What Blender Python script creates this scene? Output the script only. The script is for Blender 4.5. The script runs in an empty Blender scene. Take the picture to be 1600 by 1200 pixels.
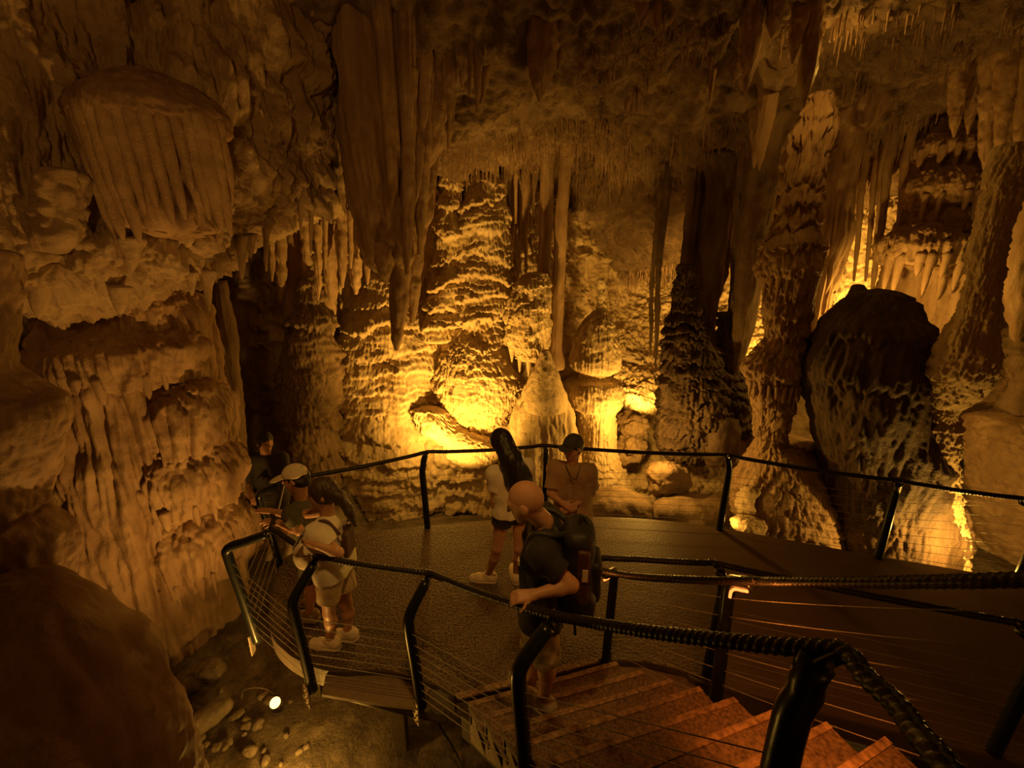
import bpy, math, random
import numpy as np
from mathutils import Vector
from mathutils.bvhtree import BVHTree

S = bpy.context.scene
COL = S.collection
# ------------------------------------------------------------------ camera
CAM_H, PITCH, FPX = 3.0, math.radians(15), 640.0
cam = bpy.data.cameras.new('camera')
cam.sensor_fit = 'HORIZONTAL'
cam.sensor_width = 36.0
cam.lens = 36.0 * FPX / 1600.0
cam.clip_start = 0.05
cam_ob = bpy.data.objects.new('camera', cam)
cam_ob.location = (0, 0, CAM_H)
cam_ob.rotation_euler = (math.pi / 2 - PITCH, 0, 0)
COL.objects.link(cam_ob)
S.camera = cam_ob
S.render.resolution_x, S.render.resolution_y = 1600, 1200
# ------------------------------------------------------------------ world, exposure
w = bpy.data.worlds.new('cave_dark')
S.world = w
w.use_nodes = True
w.node_tree.nodes['Background'].inputs[0].default_value = (1.0, 0.42, 0.05, 1)
w.node_tree.nodes['Background'].inputs[1].default_value = 0.006
vs = S.view_settings
vs.view_transform = 'Standard'
vs.look = 'None'
vs.exposure = 0.0
vs.gamma = 1.0
vs.use_curve_mapping = False
S.cycles.max_bounces = 5
S.cycles.diffuse_bounces = 3
S.cycles.glossy_bounces = 2
S.cycles.sample_clamp_indirect = 4.0

# ------------------------------------------------------------------ pixel <-> space (authoring aid)
CP, SP = math.cos(PITCH), math.sin(PITCH)
def ray(px, py):
    a = (px - 800) / FPX
    b = (600 - py) / FPX
    return np.array([a, CP + b * SP, b * CP - SP])
def at(px, py, y):                      # point seen at a pixel, y metres ahead
    r = ray(px, py)
    return np.array([0, 0, CAM_H]) + r * (y / r[1])
def on(px, py, z):                      # point seen at a pixel, on the level z
    r = ray(px, py)
    return np.array([0, 0, CAM_H]) + r * ((z - CAM_H) / r[2])
def metres(npx, p):                     # size of npx pixels at point p
    return npx / FPX * (p[1] * CP - (p[2] - CAM_H) * SP)

# ------------------------------------------------------------------ lamps of the cave, plus unseen fill lights
AMB = (1.0, 0.50, 0.035)
def lamp(name, loc, power, col=AMB, r=0.05, to=None, ang=120, blend=0.6):
    d = bpy.data.lights.new(name, 'SPOT' if to is not None else 'POINT')
    d.energy = power
    d.color = col
    d.shadow_soft_size = r
    o = bpy.data.objects.new(name, d)
    o.location = tuple(loc)
    if to is not None:
        d.spot_size = math.radians(ang)
        d.spot_blend = blend
        v = Vector(tuple(to)) - Vector(tuple(loc))
        o.rotation_euler = v.to_track_quat('-Z', 'Y').to_euler()
    COL.objects.link(o)
    return o
AMB = (1.0, .50, .07)
FILL = (1.0, .46, .08)
RED = (1, .24, .025)
lamp('floodlight_rear', (-.70, 4.9, -.25), 950, AMB, .05, at(705, 500, 7.0), 96, 1.0)
lamp('floodlight_alcove', at(672, 690, 5.95), 30, AMB, .04)
lamp('floodlight_centre', at(1004, 690, 5.75), 70, AMB, .05)
lamp('floodlight_bulb', at(1050, 806, 4.85), 420, AMB, .05, at(925, 560, 6.5), 56, .9)
lamp('floodlight_chamber', at(1008, 630, 7.5), 260, AMB, .08, at(1000, 550, 9.4), 120, .7)
lamp('floodlight_gap', at(1185, 585, 7.5), 600, AMB, .08, at(1165, 470, 9.8), 110, .8)
lamp('floodlight_recess', at(1350, 470, 7.8), 260, AMB, .08, at(1370, 400, 9.0), 130, .8)
lamp('floodlight_tower', at(1368, 490, 5.75), 60, AMB, .05)
lamp('floodlight_seam', at(1532, 884, 3.80), 95, AMB, .03)
lamp('floodlight_ceiling', at(1300, 105, 4.6), 10, AMB, .05)
lamp('floodlight_knot', at(1140, 812, 4.7), 4, AMB, .04)
lamp('floodlight_under', on(420, 1235, -.78), 230, FILL, .06, (-3.7, 3.4, 2.7), 104, 1.0)
lamp('floodlight_under', on(430, 1225, -.72), 22, AMB, .06)
lamp('fill_light_behind', (-.8, -1.4, 3.8), 90, FILL, .25, (-2.6, 4.0, 4.2), 70, 1.0)  # added fill from behind the camera, no known fixture
lamp('fill_light_overhead', (0, .9, 4.8), 190, FILL, .12, (-.6, 3.2, .4), 58, 1.0)  # fill added from above to brighten the people
lamp('fill_light_behind', (2.0, -1.8, 2.4), 9, (1, .36, .06), .3)  # second, weak fill added behind the camera
lamp('led_glow', on(936, 902, 1.0) + np.array([-.06, -.04, 0]), 1.2, RED, .02)
lamp('led_glow', on(1183, 940, 1.42) + np.array([-.06, -.06, 0]), 2.5, RED, .02)
lamp('led_glow', np.array([.80, .90, 2.0]), 40, RED, .03, np.array([1.30, 1.40, 1.0]), 58, .9)


# ------------------------------------------------------------------ noise
def _h(ix, iy, iz, seed):
    with np.errstate(over='ignore'):
        h = ix.astype(np.uint32) * np.uint32(374761393) + iy.astype(np.uint32) * np.uint32(668265263) + iz.astype(np.uint32) * np.uint32(2246822519) + np.uint32((seed * 3266489917) & 0xffffffff)
        h ^= h >> np.uint32(15)
        h *= np.uint32(2654435761)
        h ^= h >> np.uint32(13)
        h *= np.uint32(1597334677)
        h ^= h >> np.uint32(16)
    return h.astype(np.float32) * np.float32(2 / 4294967295.0) - 1
def vn(x, y, z, seed=0):
    fx, fy, fz = np.floor(x), np.floor(y), np.floor(z)
    ix, iy, iz = fx.astype(np.int64), fy.astype(np.int64), fz.astype(np.int64)
    u, v, q = x - fx, y - fy, z - fz
    u = u * u * u * (u * (u * 6 - 15) + 10); v = v * v * v * (v * (v * 6 - 15) + 10); q = q * q * q * (q * (q * 6 - 15) + 10)
    def L(iz_):
        a = _h(ix, iy, iz_, seed); b = _h(ix + 1, iy, iz_, seed)
        c = _h(ix, iy + 1, iz_, seed); d = _h(ix + 1, iy + 1, iz_, seed)
        a = a + (b - a) * u; c = c + (d - c) * u
        return a + (c - a) * v
    a = L(iz); b = L(iz + 1)
    return a + (b - a) * q
def fbm(p, sx, sz=None, octv=3, seed=0, gain=0.5):
    sz = sz or sx
    t = 0; a = 1.0; n = 0; f = 1.0
    for k in range(octv):
        t = t + a * vn(p[:, 0] * f / sx + 17.3 * k, p[:, 1] * f / sx + 5.1 * k, p[:, 2] * f / sz + 9.7 * k, seed + k)
        n += a; a *= gain; f *= 2.03
    return t / n
# displacement terms, metres along the surface normal
def disp(p, spec, seed=0):
    d = np.zeros(len(p))
    for i, s in enumerate(spec):
        sd = seed * 31 + i * 7
        k = s[0]
        if k == 'lump':                               # ('lump', size, amp[, octaves])
            d += s[2] * fbm(p, s[1], None, s[3] if len(s) > 3 else 3, sd)
        elif k == 'puff':                             # rounded knobs with creases
            d += s[2] * (2 * np.abs(fbm(p, s[1], s[1] * (s[3] if len(s) > 3 else 1), 2, sd)) - .5)
        elif k == 'flute':                            # ('flute', width, amp, stretch) vertical ribs
            st = s[3] if len(s) > 3 else 8
            n = vn(p[:, 0] / s[1], p[:, 1] / s[1], p[:, 2] / (s[1] * st), sd)
            n2 = vn(p[:, 0] / s[1] * 2.3, p[:, 1] / s[1] * 2.3, p[:, 2] / (s[1] * st * .7), sd + 3)
            d += s[2] * (1.6 * np.abs(n) ** .8 + .6 * np.abs(n2) - .7)
        elif k == 'shelf':                            # ('shelf', height, amp, drip, width) cascades with ragged lips
            h, amp, drip, wd = s[1:5]
            big = fbm(p, h * 2.2, h * 2.2, 2, sd)
            teeth = np.abs(vn(p[:, 0] / wd, p[:, 1] / wd, p[:, 2] / (h * 2), sd + 3)) + .5 * np.abs(vn(p[:, 0] / wd * 2.1, p[:, 1] / wd * 2.1, p[:, 2] / h, sd + 4))
            ph = (p[:, 2] + big * h * .9 + drip * h * teeth) / h
            f = ph - np.floor(ph)
            lvl = _h(np.floor(ph).astype(np.int64), np.zeros(len(p), np.int64), np.zeros(len(p), np.int64), sd)
            pr = np.where(f < .16, f / .16, (1 - (f - .16) / .84) ** .75)
            d += amp * (pr - .45) * (.8 + .4 * lvl) * (.75 + .6 * fbm(p, h * 1.3, h * 1.3, 1, sd + 9))
        elif k == 'pit':                              # ragged scallops
            d -= s[2] * (1 - 2 * np.abs(fbm(p, s[1], s[1] * (s[3] if len(s) > 3 else 1), 3, sd)))
    return d

# ------------------------------------------------------------------ mesh helpers
def mesh_ob(name, V, F, mat, parent=None, origin=None, smooth=True):
    V = np.asarray(V, dtype=np.float64)
    org = np.zeros(3) if origin is None else np.asarray(origin, float)
    me = bpy.data.meshes.new(name)
    if isinstance(F, np.ndarray):
        me.vertices.add(len(V))
        me.vertices.foreach_set('co', (V - org).astype(np.float32).ravel())
        n, k = F.shape
        me.loops.add(n * k)
        me.loops.foreach_set('vertex_index', F.astype(np.int32).ravel())
        me.polygons.add(n)
        me.polygons.foreach_set('loop_start', np.arange(0, n * k, k, dtype=np.int32))
        me.polygons.foreach_set('loop_total', np.full(n, k, dtype=np.int32))
        me.update(calc_edges=True)
    else:
        me.from_pydata([tuple(v) for v in (V - org)], [], F)
    me.polygons.foreach_set('use_smooth', np.full(len(me.polygons), smooth))
    me.materials.append(mat)
    o = bpy.data.objects.new(name, me)
    COL.objects.link(o)
    if parent is not None:
        o.parent = parent
        o.location = tuple(org - np.array(parent['base'])) if 'base' in parent else tuple(org)
    else:
        o.location = tuple(org)
    return o
def tag(o, label=None, cat=None, group=None, kind=None):
    if label: o['label'] = label
    if cat: o['category'] = cat
    if group: o['group'] = group
    if kind: o['kind'] = kind
    return o
def thing(name, base, label, cat, group=None):
    o = bpy.data.objects.new(name, None)
    o.empty_display_size = .1
    o.location = tuple(base)
    COL.objects.link(o)
    o['base'] = [float(x) for x in base]
    return tag(o, label, cat, group)
def clean():
    for o in COL.objects:
        if 'base' in o: del o['base']
def grid_faces(nu, nv, wrap=False):
    i = np.arange(nu if wrap else nu - 1)[:, None]; j = np.arange(nv - 1)[None, :]
    i2 = (i + 1) % nu
    a = i * nv + j; b = i2 * nv + j; c = i2 * nv + j + 1; d = i * nv + j + 1
    return np.stack([a, b, c, d], -1).reshape(-1, 4)
def cr(P, n, closed=False):             # Catmull-Rom through rows of P, resampled to n rows
    P = np.asarray(P, float)
    m = len(P)
    t = np.linspace(0, m - 1, n)
    i = np.clip(np.floor(t).astype(int), 0, m - 2)
    f = (t - i).reshape((-1,) + (1,) * (P.ndim - 1))
    g = lambda k: P[np.clip(k, 0, m - 1)]
    p0, p1, p2, p3 = g(i - 1), g(i), g(i + 1), g(i + 2)
    p0 = np.where((i == 0).reshape(f.shape), 2 * p1 - p2, p0)
    p3 = np.where((i == m - 2).reshape(f.shape), 2 * p2 - p1, p3)
    return .5 * (2 * p1 + (p2 - p0) * f + (2 * p0 - 5 * p1 + 4 * p2 - p3) * f ** 2 + (3 * p1 - p0 - 3 * p2 + p3) * f ** 3)
def polyline(P, step):                  # Catmull-Rom resampled about every step metres
    P = np.asarray(P, float)
    L = np.linalg.norm(np.diff(P[:, :3], axis=0), axis=1)
    out = cr(P, max(2, int(L.sum() / step) * 4))
    s = np.r_[0, np.cumsum(np.linalg.norm(np.diff(out[:, :3], axis=0), axis=1))]
    n = max(2, int(s[-1] / step) + 1)
    q = np.linspace(0, s[-1], n)
    return np.stack([np.interp(q, s, out[:, k]) for k in range(out.shape[1])], 1), q
def tube(P, R, n=12, step=None, strands=0, pitch=.1, caps=True, smooth_path=True):
    P = np.asarray(P, float)
    if smooth_path and step:
        P, s = polyline(P, step)
    else:
        s = np.r_[0, np.cumsum(np.linalg.norm(np.diff(P[:, :3], axis=0), axis=1))]
    m = len(P)
    Rr = np.full(m, R) if np.isscalar(R) else np.interp(np.linspace(0, 1, m), np.linspace(0, 1, len(R)), R)
    T = np.gradient(P[:, :3], axis=0)
    T /= np.linalg.norm(T, axis=1)[:, None] + 1e-12
    up = np.array([0, 0, 1.0]) if abs(T[0][2]) < .9 else np.array([0, 1.0, 0])
    N = np.zeros((m, 3))
    u = np.cross(up, T[0]); N[0] = u / np.linalg.norm(u)
    for k in range(1, m):
        v = N[k - 1] - T[k] * np.dot(N[k - 1], T[k])
        N[k] = v / (np.linalg.norm(v) + 1e-12)
    B = np.cross(T, N)
    th = np.linspace(0, 2 * np.pi, n, endpoint=False)
    rr = np.ones((n, m)) * Rr[None]
    if strands:
        rr = rr * (.70 + .36 * np.abs(np.cos(strands / 2 * (th[:, None] + 2 * np.pi * s[None] / pitch))))
    V = P[None, :, :3] + rr[..., None] * (np.cos(th)[:, None, None] * N[None] + np.sin(th)[:, None, None] * B[None])
    F = grid_faces(n, m, True)
    V = V.reshape(-1, 3)
    if caps:
        c0, c1 = len(V), len(V) + 1
        V = np.vstack([V, P[0, :3], P[-1, :3]])
        i = np.arange(n); j = (i + 1) % n
        F = np.vstack([F, np.stack([j * m, i * m, np.full(n, c0), np.full(n, c0)], 1), np.stack([i * m + m - 1, j * m + m - 1, np.full(n, c1), np.full(n, c1)], 1)])
        Fl = [tuple(dict.fromkeys(f)) for f in F.tolist()]
        return V, Fl
    return V, F
def box(c, dx, dy, dz, X=(1, 0, 0), Y=(0, 1, 0), Z=(0, 0, 1), bev=0.0):
    X, Y, Z = (np.asarray(q, float) for q in (X, Y, Z))
    c = np.asarray(c, float)
    if bev <= 0:
        V = [c + X * dx / 2 * a + Y * dy / 2 * b + Z * dz / 2 * e for a in (-1, 1) for b in (-1, 1) for e in (-1, 1)]
        return np.array(V), [(0, 1, 3, 2), (4, 6, 7, 5), (0, 4, 5, 1), (2, 3, 7, 6), (0, 2, 6, 4), (1, 5, 7, 3)]
    V = []; F = []
    hx, hy = dx / 2, dy / 2
    ring = [(-hx + bev, -hy), (hx - bev, -hy), (hx, -hy + bev), (hx, hy - bev), (hx - bev, hy), (-hx + bev, hy), (-hx, hy - bev), (-hx, -hy + bev)]
    zs = [(-dz / 2, bev), (-dz / 2 + bev, 0), (dz / 2 - bev, 0), (dz / 2, bev)]
    for z, inset in zs:
        for x, y in ring:
            sx = x * (1 - inset / hx); sy = y * (1 - inset / hy)
            V.append(c + X * sx + Y * sy + Z * z)
    for k in range(3):
        for i in range(8):
            j = (i + 1) % 8
            F.append((k * 8 + i, k * 8 + j, k * 8 + 8 + j, k * 8 + 8 + i))
    F.append(tuple(range(7, -1, -1))); F.append(tuple(range(24, 32)))
    return np.array(V), F
def join(parts):
    V = []; F = []; n = 0
    for v, f in parts:
        V.append(np.asarray(v))
        f = f.tolist() if isinstance(f, np.ndarray) else f
        F += [tuple(i + n for i in q) for q in f]
        n += len(v)
    return np.vstack(V), F
def prism(poly, z0, z1):                # polygon in x,y extruded
    n = len(poly)
    V = [(x, y, z0) for x, y in poly] + [(x, y, z1) for x, y in poly]
    F = [tuple(range(n - 1, -1, -1)), tuple(range(n, 2 * n))] + [(i, (i + 1) % n, n + (i + 1) % n, n + i) for i in range(n)]
    return np.array(V), F

# ------------------------------------------------------------------ materials
def material(name):
    m = bpy.data.materials.new(name)
    m.use_nodes = True
    nt = m.node_tree
    b = nt.nodes['Principled BSDF']
    return m, nt, b
def rock(name, c1, c2, c3, scale=1.6, bump=.5, fine=38.0, rough=.72, streak=True, spec=.35):
    m, nt, b = material(name)
    N, L = nt.nodes, nt.links
    tc = N.new('ShaderNodeNewGeometry')
    mp = N.new('ShaderNodeMapping'); mp.inputs['Scale'].default_value = (1, 1, .28 if streak else 1)
    L.new(tc.outputs['Position'], mp.inputs['Vector'])
    n1 = N.new('ShaderNodeTexNoise'); n1.inputs['Scale'].default_value = scale * 2.2; n1.inputs['Detail'].default_value = 7; n1.inputs['Roughness'].default_value = .62
    L.new(mp.outputs[0], n1.inputs['Vector'])
    r = N.new('ShaderNodeValToRGB')
    r.color_ramp.elements[0].position = .3; r.color_ramp.elements[0].color = (*c1, 1)
    r.color_ramp.elements[1].position = .72; r.color_ramp.elements[1].color = (*c3, 1)
    e = r.color_ramp.elements.new(.5); e.color = (*c2, 1)
    L.new(n1.outputs['Fac'], r.inputs[0])
    L.new(r.outputs[0], b.inputs['Base Color'])
    n2 = N.new('ShaderNodeTexNoise'); n2.inputs['Scale'].default_value = fine; n2.inputs['Detail'].default_value = 6; n2.inputs['Roughness'].default_value = .65
    L.new(tc.outputs['Position'], n2.inputs['Vector'])
    n3 = N.new('ShaderNodeTexNoise'); n3.inputs['Scale'].default_value = fine * .28; n3.inputs['Detail'].default_value = 5
    L.new(mp.outputs[0], n3.inputs['Vector'])
    ad = N.new('ShaderNodeMath'); ad.operation = 'MULTIPLY_ADD'; ad.inputs[1].default_value = 1.8
    L.new(n3.outputs['Fac'], ad.inputs[0]); L.new(n2.outputs['Fac'], ad.inputs[2])
    bp = N.new('ShaderNodeBump'); bp.inputs['Strength'].default_value = bump; bp.inputs['Distance'].default_value = .03
    L.new(ad.outputs[0], bp.inputs['Height']); L.new(bp.outputs[0], b.inputs['Normal'])
    b.inputs['Roughness'].default_value = rough
    b.inputs['Specular IOR Level'].default_value = spec
    return m
M = {}
M['wall'] = rock('limestone_wall', (.30, .20, .12), (.44, .32, .20), (.55, .42, .28), 1.2, .7)
M['flow'] = rock('flowstone', (.40, .29, .17), (.56, .43, .27), (.68, .55, .37), 1.5, .6, 44)
M['drip'] = rock('dripstone', (.27, .17, .10), (.39, .26, .16), (.50, .36, .23), 2.0, .45, 60, .62)
M['dark'] = rock('dark_dripstone', (.13, .085, .05), (.22, .15, .09), (.32, .22, .14), 2.0, .6, 50)  # darker dripstone, its tone also standing in for shade on rocks and blades
M['umber'] = rock('shade_toned_rock', (.055, .034, .022), (.095, .06, .04), (.17, .115, .075), 2.0, .55, 44, .6)  # shade on the giant and the cluster put into a darker rock tone
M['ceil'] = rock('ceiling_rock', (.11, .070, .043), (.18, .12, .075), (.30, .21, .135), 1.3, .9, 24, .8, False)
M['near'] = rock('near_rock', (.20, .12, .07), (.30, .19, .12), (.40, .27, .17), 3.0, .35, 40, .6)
M['soil'] = rock('cave_soil', (.08, .062, .04), (.13, .10, .065), (.22, .17, .115), 3.0, .8, 30, .85, False)
M['stone'] = rock('loose_stone', (.16, .13, .09), (.26, .21, .145), (.36, .29, .20), 4.0, .7, 60, .85, False)
def plain(name, col, rough=.5, metal=0.0, nscale=0, bump=0.0, var=.15, spec=.5, bdist=.01):
    m, nt, b = material(name)
    N, L = nt.nodes, nt.links
    b.inputs['Roughness'].default_value = rough
    b.inputs['Metallic'].default_value = metal
    b.inputs['Specular IOR Level'].default_value = spec
    n = N.new('ShaderNodeTexNoise'); n.inputs['Scale'].default_value = nscale or 12; n.inputs['Detail'].default_value = 5
    tc = N.new('ShaderNodeTexCoord'); L.new(tc.outputs['Object'], n.inputs['Vector'])
    r = N.new('ShaderNodeValToRGB')
    r.color_ramp.elements[0].position = .3; r.color_ramp.elements[1].position = .7
    r.color_ramp.elements[0].color = tuple(c * (1 - var) for c in col) + (1,)
    r.color_ramp.elements[1].color = tuple(min(1, c * (1 + var)) for c in col) + (1,)
    L.new(n.outputs['Fac'], r.inputs[0]); L.new(r.outputs[0], b.inputs['Base Color'])
    if bump:
        bp = N.new('ShaderNodeBump'); bp.inputs['Strength'].default_value = bump; bp.inputs['Distance'].default_value = bdist
        L.new(n.outputs['Fac'], bp.inputs['Height']); L.new(bp.outputs[0], b.inputs['Normal'])
    return m
M['deck'] = plain('antislip_deck', (.13, .092, .06), .5, 0, 48, 1.0, .5, .5, .035)
def blended_deck():                        # gritty round the bend, smoother and redder along the walkway
    m, nt, b = material('platform_deck')
    N, L = nt.nodes, nt.links
    g = N.new('ShaderNodeNewGeometry'); sx = N.new('ShaderNodeSeparateXYZ'); L.new(g.outputs['Position'], sx.inputs[0])
    mr = N.new('ShaderNodeMapRange'); mr.inputs['From Min'].default_value = -.4; mr.inputs['From Max'].default_value = 2.0
    L.new(sx.outputs['X'], mr.inputs['Value'])
    n = N.new('ShaderNodeTexNoise'); n.inputs['Scale'].default_value = 46; n.inputs['Detail'].default_value = 5; L.new(g.outputs['Position'], n.inputs['Vector'])
    n2 = N.new('ShaderNodeTexNoise'); n2.inputs['Scale'].default_value = 2.2; n2.inputs['Detail'].default_value = 4; L.new(g.outputs['Position'], n2.inputs['Vector'])
    r1 = N.new('ShaderNodeValToRGB'); r1.color_ramp.elements[0].position = .34; r1.color_ramp.elements[1].position = .68
    r1.color_ramp.elements[0].color = (.05, .034, .022, 1); r1.color_ramp.elements[1].color = (.22, .155, .10, 1)
    L.new(n.outputs['Fac'], r1.inputs[0])
    r2 = N.new('ShaderNodeValToRGB'); r2.color_ramp.elements[0].color = (.085, .050, .032, 1); r2.color_ramp.elements[1].color = (.14, .085, .055, 1)
    L.new(n2.outputs['Fac'], r2.inputs[0])
    mx = N.new('ShaderNodeMix'); mx.data_type = 'RGBA'
    L.new(mr.outputs[0], mx.inputs[0]); L.new(r1.outputs[0], mx.inputs[6]); L.new(r2.outputs[0], mx.inputs[7]); L.new(mx.outputs[2], b.inputs['Base Color'])
    inv = N.new('ShaderNodeMath'); inv.operation = 'SUBTRACT'; inv.inputs[0].default_value = 1.05; L.new(mr.outputs[0], inv.inputs[1])
    bp = N.new('ShaderNodeBump'); bp.inputs['Distance'].default_value = .04
    L.new(inv.outputs[0], bp.inputs['Strength']); L.new(n.outputs['Fac'], bp.inputs['Height']); L.new(bp.outputs[0], b.inputs['Normal'])
    b.inputs['Roughness'].default_value = .55; b.inputs['Specular IOR Level'].default_value = .4
    return m
M['deck'] = blended_deck()
M['ramp'] = plain('walkway_deck', (.115, .066, .042), .7, 0, 70, .35, .2, .3, .006)
M['tread'] = plain('gritty_tread', (.19, .13, .085), .55, 0, 62, .7, .6, .35, .008)
M['nosing'] = plain('worn_nosing', (.30, .20, .12), .6, 0, 34, .9, .6, .4, .01)
M['edge'] = plain('deck_edge_board', (.26, .20, .13), .7, 0, 20, .2)
M['steel'] = plain('dark_green_steel', (.030, .034, .028), .28, .6, 30, .1, .2)
M['rope'] = plain('black_rope', (.020, .017, .014), .42, 0, 40, .2, .2, .5, .003)
M['wire'] = plain('steel_wire', (.36, .32, .26), .6, .3, 60)
M['plate'] = plain('galvanised_plate', (.42, .36, .26), .45, .6, 25, .1)
M['bolt'] = plain('bolt_steel', (.5, .45, .35), .3, .9)
M['white_plate'] = plain('pale_riser_plate', (.40, .33, .22), .6, .1, 14, .1, .25)
M['beam'] = plain('beam_steel', (.11, .09, .06), .5, .3, 20, .2)
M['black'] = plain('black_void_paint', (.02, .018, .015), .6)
M['cable_black'] = plain('black_cable', (.03, .028, .025), .5)
M['lamp_body'] = plain('lamp_body', (.06, .055, .05), .4, .4)
def emit(name, col, s):
    m, nt, b = material(name)
    b.inputs['Base Color'].default_value = (*col, 1)
    b.inputs['Emission Color'].default_value = (*col, 1)
    b.inputs['Emission Strength'].default_value = s
    return m
M['glow_y'] = emit('lit_lens', (1, .62, .12), 6)
M['glow_r'] = emit('lit_strip', (1, .22, .04), 2.6)

# ------------------------------------------------------------------ rock builders
def patch(net, nu, nv, spec, seed):     # control net (rows, cols, 3) -> displaced grid
    P = np.asarray(net, float)
    A = cr(P, nv)                       # rows
    A = cr(A.transpose(1, 0, 2), nu)    # cols -> (nu, nv, 3)
    du = np.gradient(A, axis=0); dv = np.gradient(A, axis=1)
    n = np.cross(du, dv).reshape(-1, 3)
    n /= np.linalg.norm(n, axis=1)[:, None] + 1e-9
    p = A.reshape(-1, 3)
    c = np.array([0, 0, CAM_H + .3]) - p
    n *= np.sign((n * c).sum(1))[:, None]
    return p + n * disp(p, spec, seed)[:, None], grid_faces(nu, nv)
def pxnet(rows):
    return [[at(*c) for c in r] for r in rows]
def sil(y, rows):                       # silhouette rows (py, x_left, x_right) -> spine (x, y, z, r)
    out = []
    for q in rows:
        py, a, b = q[:3]
        yy = y + (q[3] if len(q) > 3 else 0)
        p = at((a + b) / 2, py, yy)
        out.append((p[0], p[1], p[2], metres((b - a) / 2, p)))
    return out
def revolve(spine, nth, nz, spec, seed, sy=1.0, smooth=True, close=True):
    sp = np.asarray(spine, float)
    if close:
        a, b = sp[0].copy(), sp[-1].copy()
        a2, b2 = a.copy(), b.copy()
        dz = np.sign(sp[0][2] - sp[-1][2])
        a2[3] = .002; a2[2] += dz * min(.25 * a[3], .12)
        b2[3] = .002; b2[2] -= dz * min(.25 * b[3], .12)
        sp = np.vstack([a2, sp, b2])
    s = np.r_[0, np.cumsum(np.linalg.norm(np.diff(sp, axis=0), axis=1) + 1e-4)]
    q = np.linspace(0, s[-1], nz)
    if smooth:
        t = np.interp(q, s, np.arange(len(sp)))
        i = np.clip(np.floor(t).astype(int), 0, len(sp) - 2); f = (t - i)[:, None]
        lin = sp[i] * (1 - f) + sp[i + 1] * f
        k = cr(sp, 4001)
        tt = np.clip((t / (len(sp) - 1) * 4000).round().astype(int), 0, 4000)
        R = .6 * k[tt] + .4 * lin
    else:
        R = np.stack([np.interp(q, s, sp[:, k]) for k in range(4)], 1)
    R[:, 3] = np.maximum(R[:, 3], .002)
    th = np.linspace(0, 2 * np.pi, nth, endpoint=False)
    dr = np.stack([np.cos(th), np.sin(th), np.zeros(nth)], 1)
    e = dr * np.array([1, sy, 1])
    P = R[None, :, :3] + R[None, :, 3:4] * e[:, None, :]
    p = P.reshape(-1, 3)
    d = disp(p, spec, seed).reshape(nth, nz)
    fade = np.clip(R[:, 3] / .06, 0, 1)[None]
    d = np.maximum(d * fade, -.8 * R[None, :, 3])
    V = P + dr[:, None, :] * d[..., None]
    return V.reshape(-1, 3), grid_faces(nth, nz, True)
ROCKS = {}
def formation(name, label, cat, y, rows, spec, mat='flow', nth=120, nz=120, seed=1, sy=1.0, group=None, parent=None, base_low=True, smooth=True, up=None):
    if up is None: up = not base_low
    sp = sil(y, rows)
    if up and parent is None and sp[0][1] > 4.25 and sp[0][2] > sp[-1][2]:       # grow the root up into the ceiling
        x, yy, z, r = sp[0]
        hit = CEIL_BVH.ray_cast(Vector((x, yy, z - .3)), Vector((0, 0, 1)), 4.5)[0]
        if hit is not None and hit.z > z - .05:
            g = hit.z + .12 - z
            sp = [(x, yy, z + g, r * 1.5), (x, yy, z + g * .6, r * 1.12)] + sp
    V, F = revolve(sp, nth, nz, spec, seed, sy, smooth)
    zs = [p[2] for p in sp]
    k = int(np.argmin(zs)) if base_low else int(np.argmax(zs))
    o = mesh_ob(name, V, F, M[mat], parent, None if parent else np.array(sp[k][:3]))
    if parent is None:
        tag(o, label, cat, group)
    elif label:
        o['label'] = label
    return o
def stuff_cones(name, items, mat, parent=None, label=None, cat=None, n=6):    # items: (tip-up point, length, radius)
    V = []; F = []
    th = np.linspace(0, 2 * np.pi, n, endpoint=False)
    cs = np.stack([np.cos(th), np.sin(th)], 1)
    o = 0
    for p, L, r in items:
        for dz, k in ((.03, 1.25), (-.35 * L, .62), (-.8 * L, .4)):
            for a in cs:
                V.append((p[0] + a[0] * r * k, p[1] + a[1] * r * k, p[2] + dz))
        V.append((p[0], p[1], p[2] - L))
        for q in range(2):
            for i in range(n):
                j = (i + 1) % n
                F.append((o + q * n + i, o + q * n + j, o + q * n + n + j, o + q * n + n + i))
        for i in range(n):
            F.append((o + 2 * n + i, o + 2 * n + (i + 1) % n, o + 3 * n))
        o += 3 * n + 1
    ob = mesh_ob(name, np.array(V), F, M[mat], parent)
    return tag(ob, label, cat, None, 'stuff')

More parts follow.
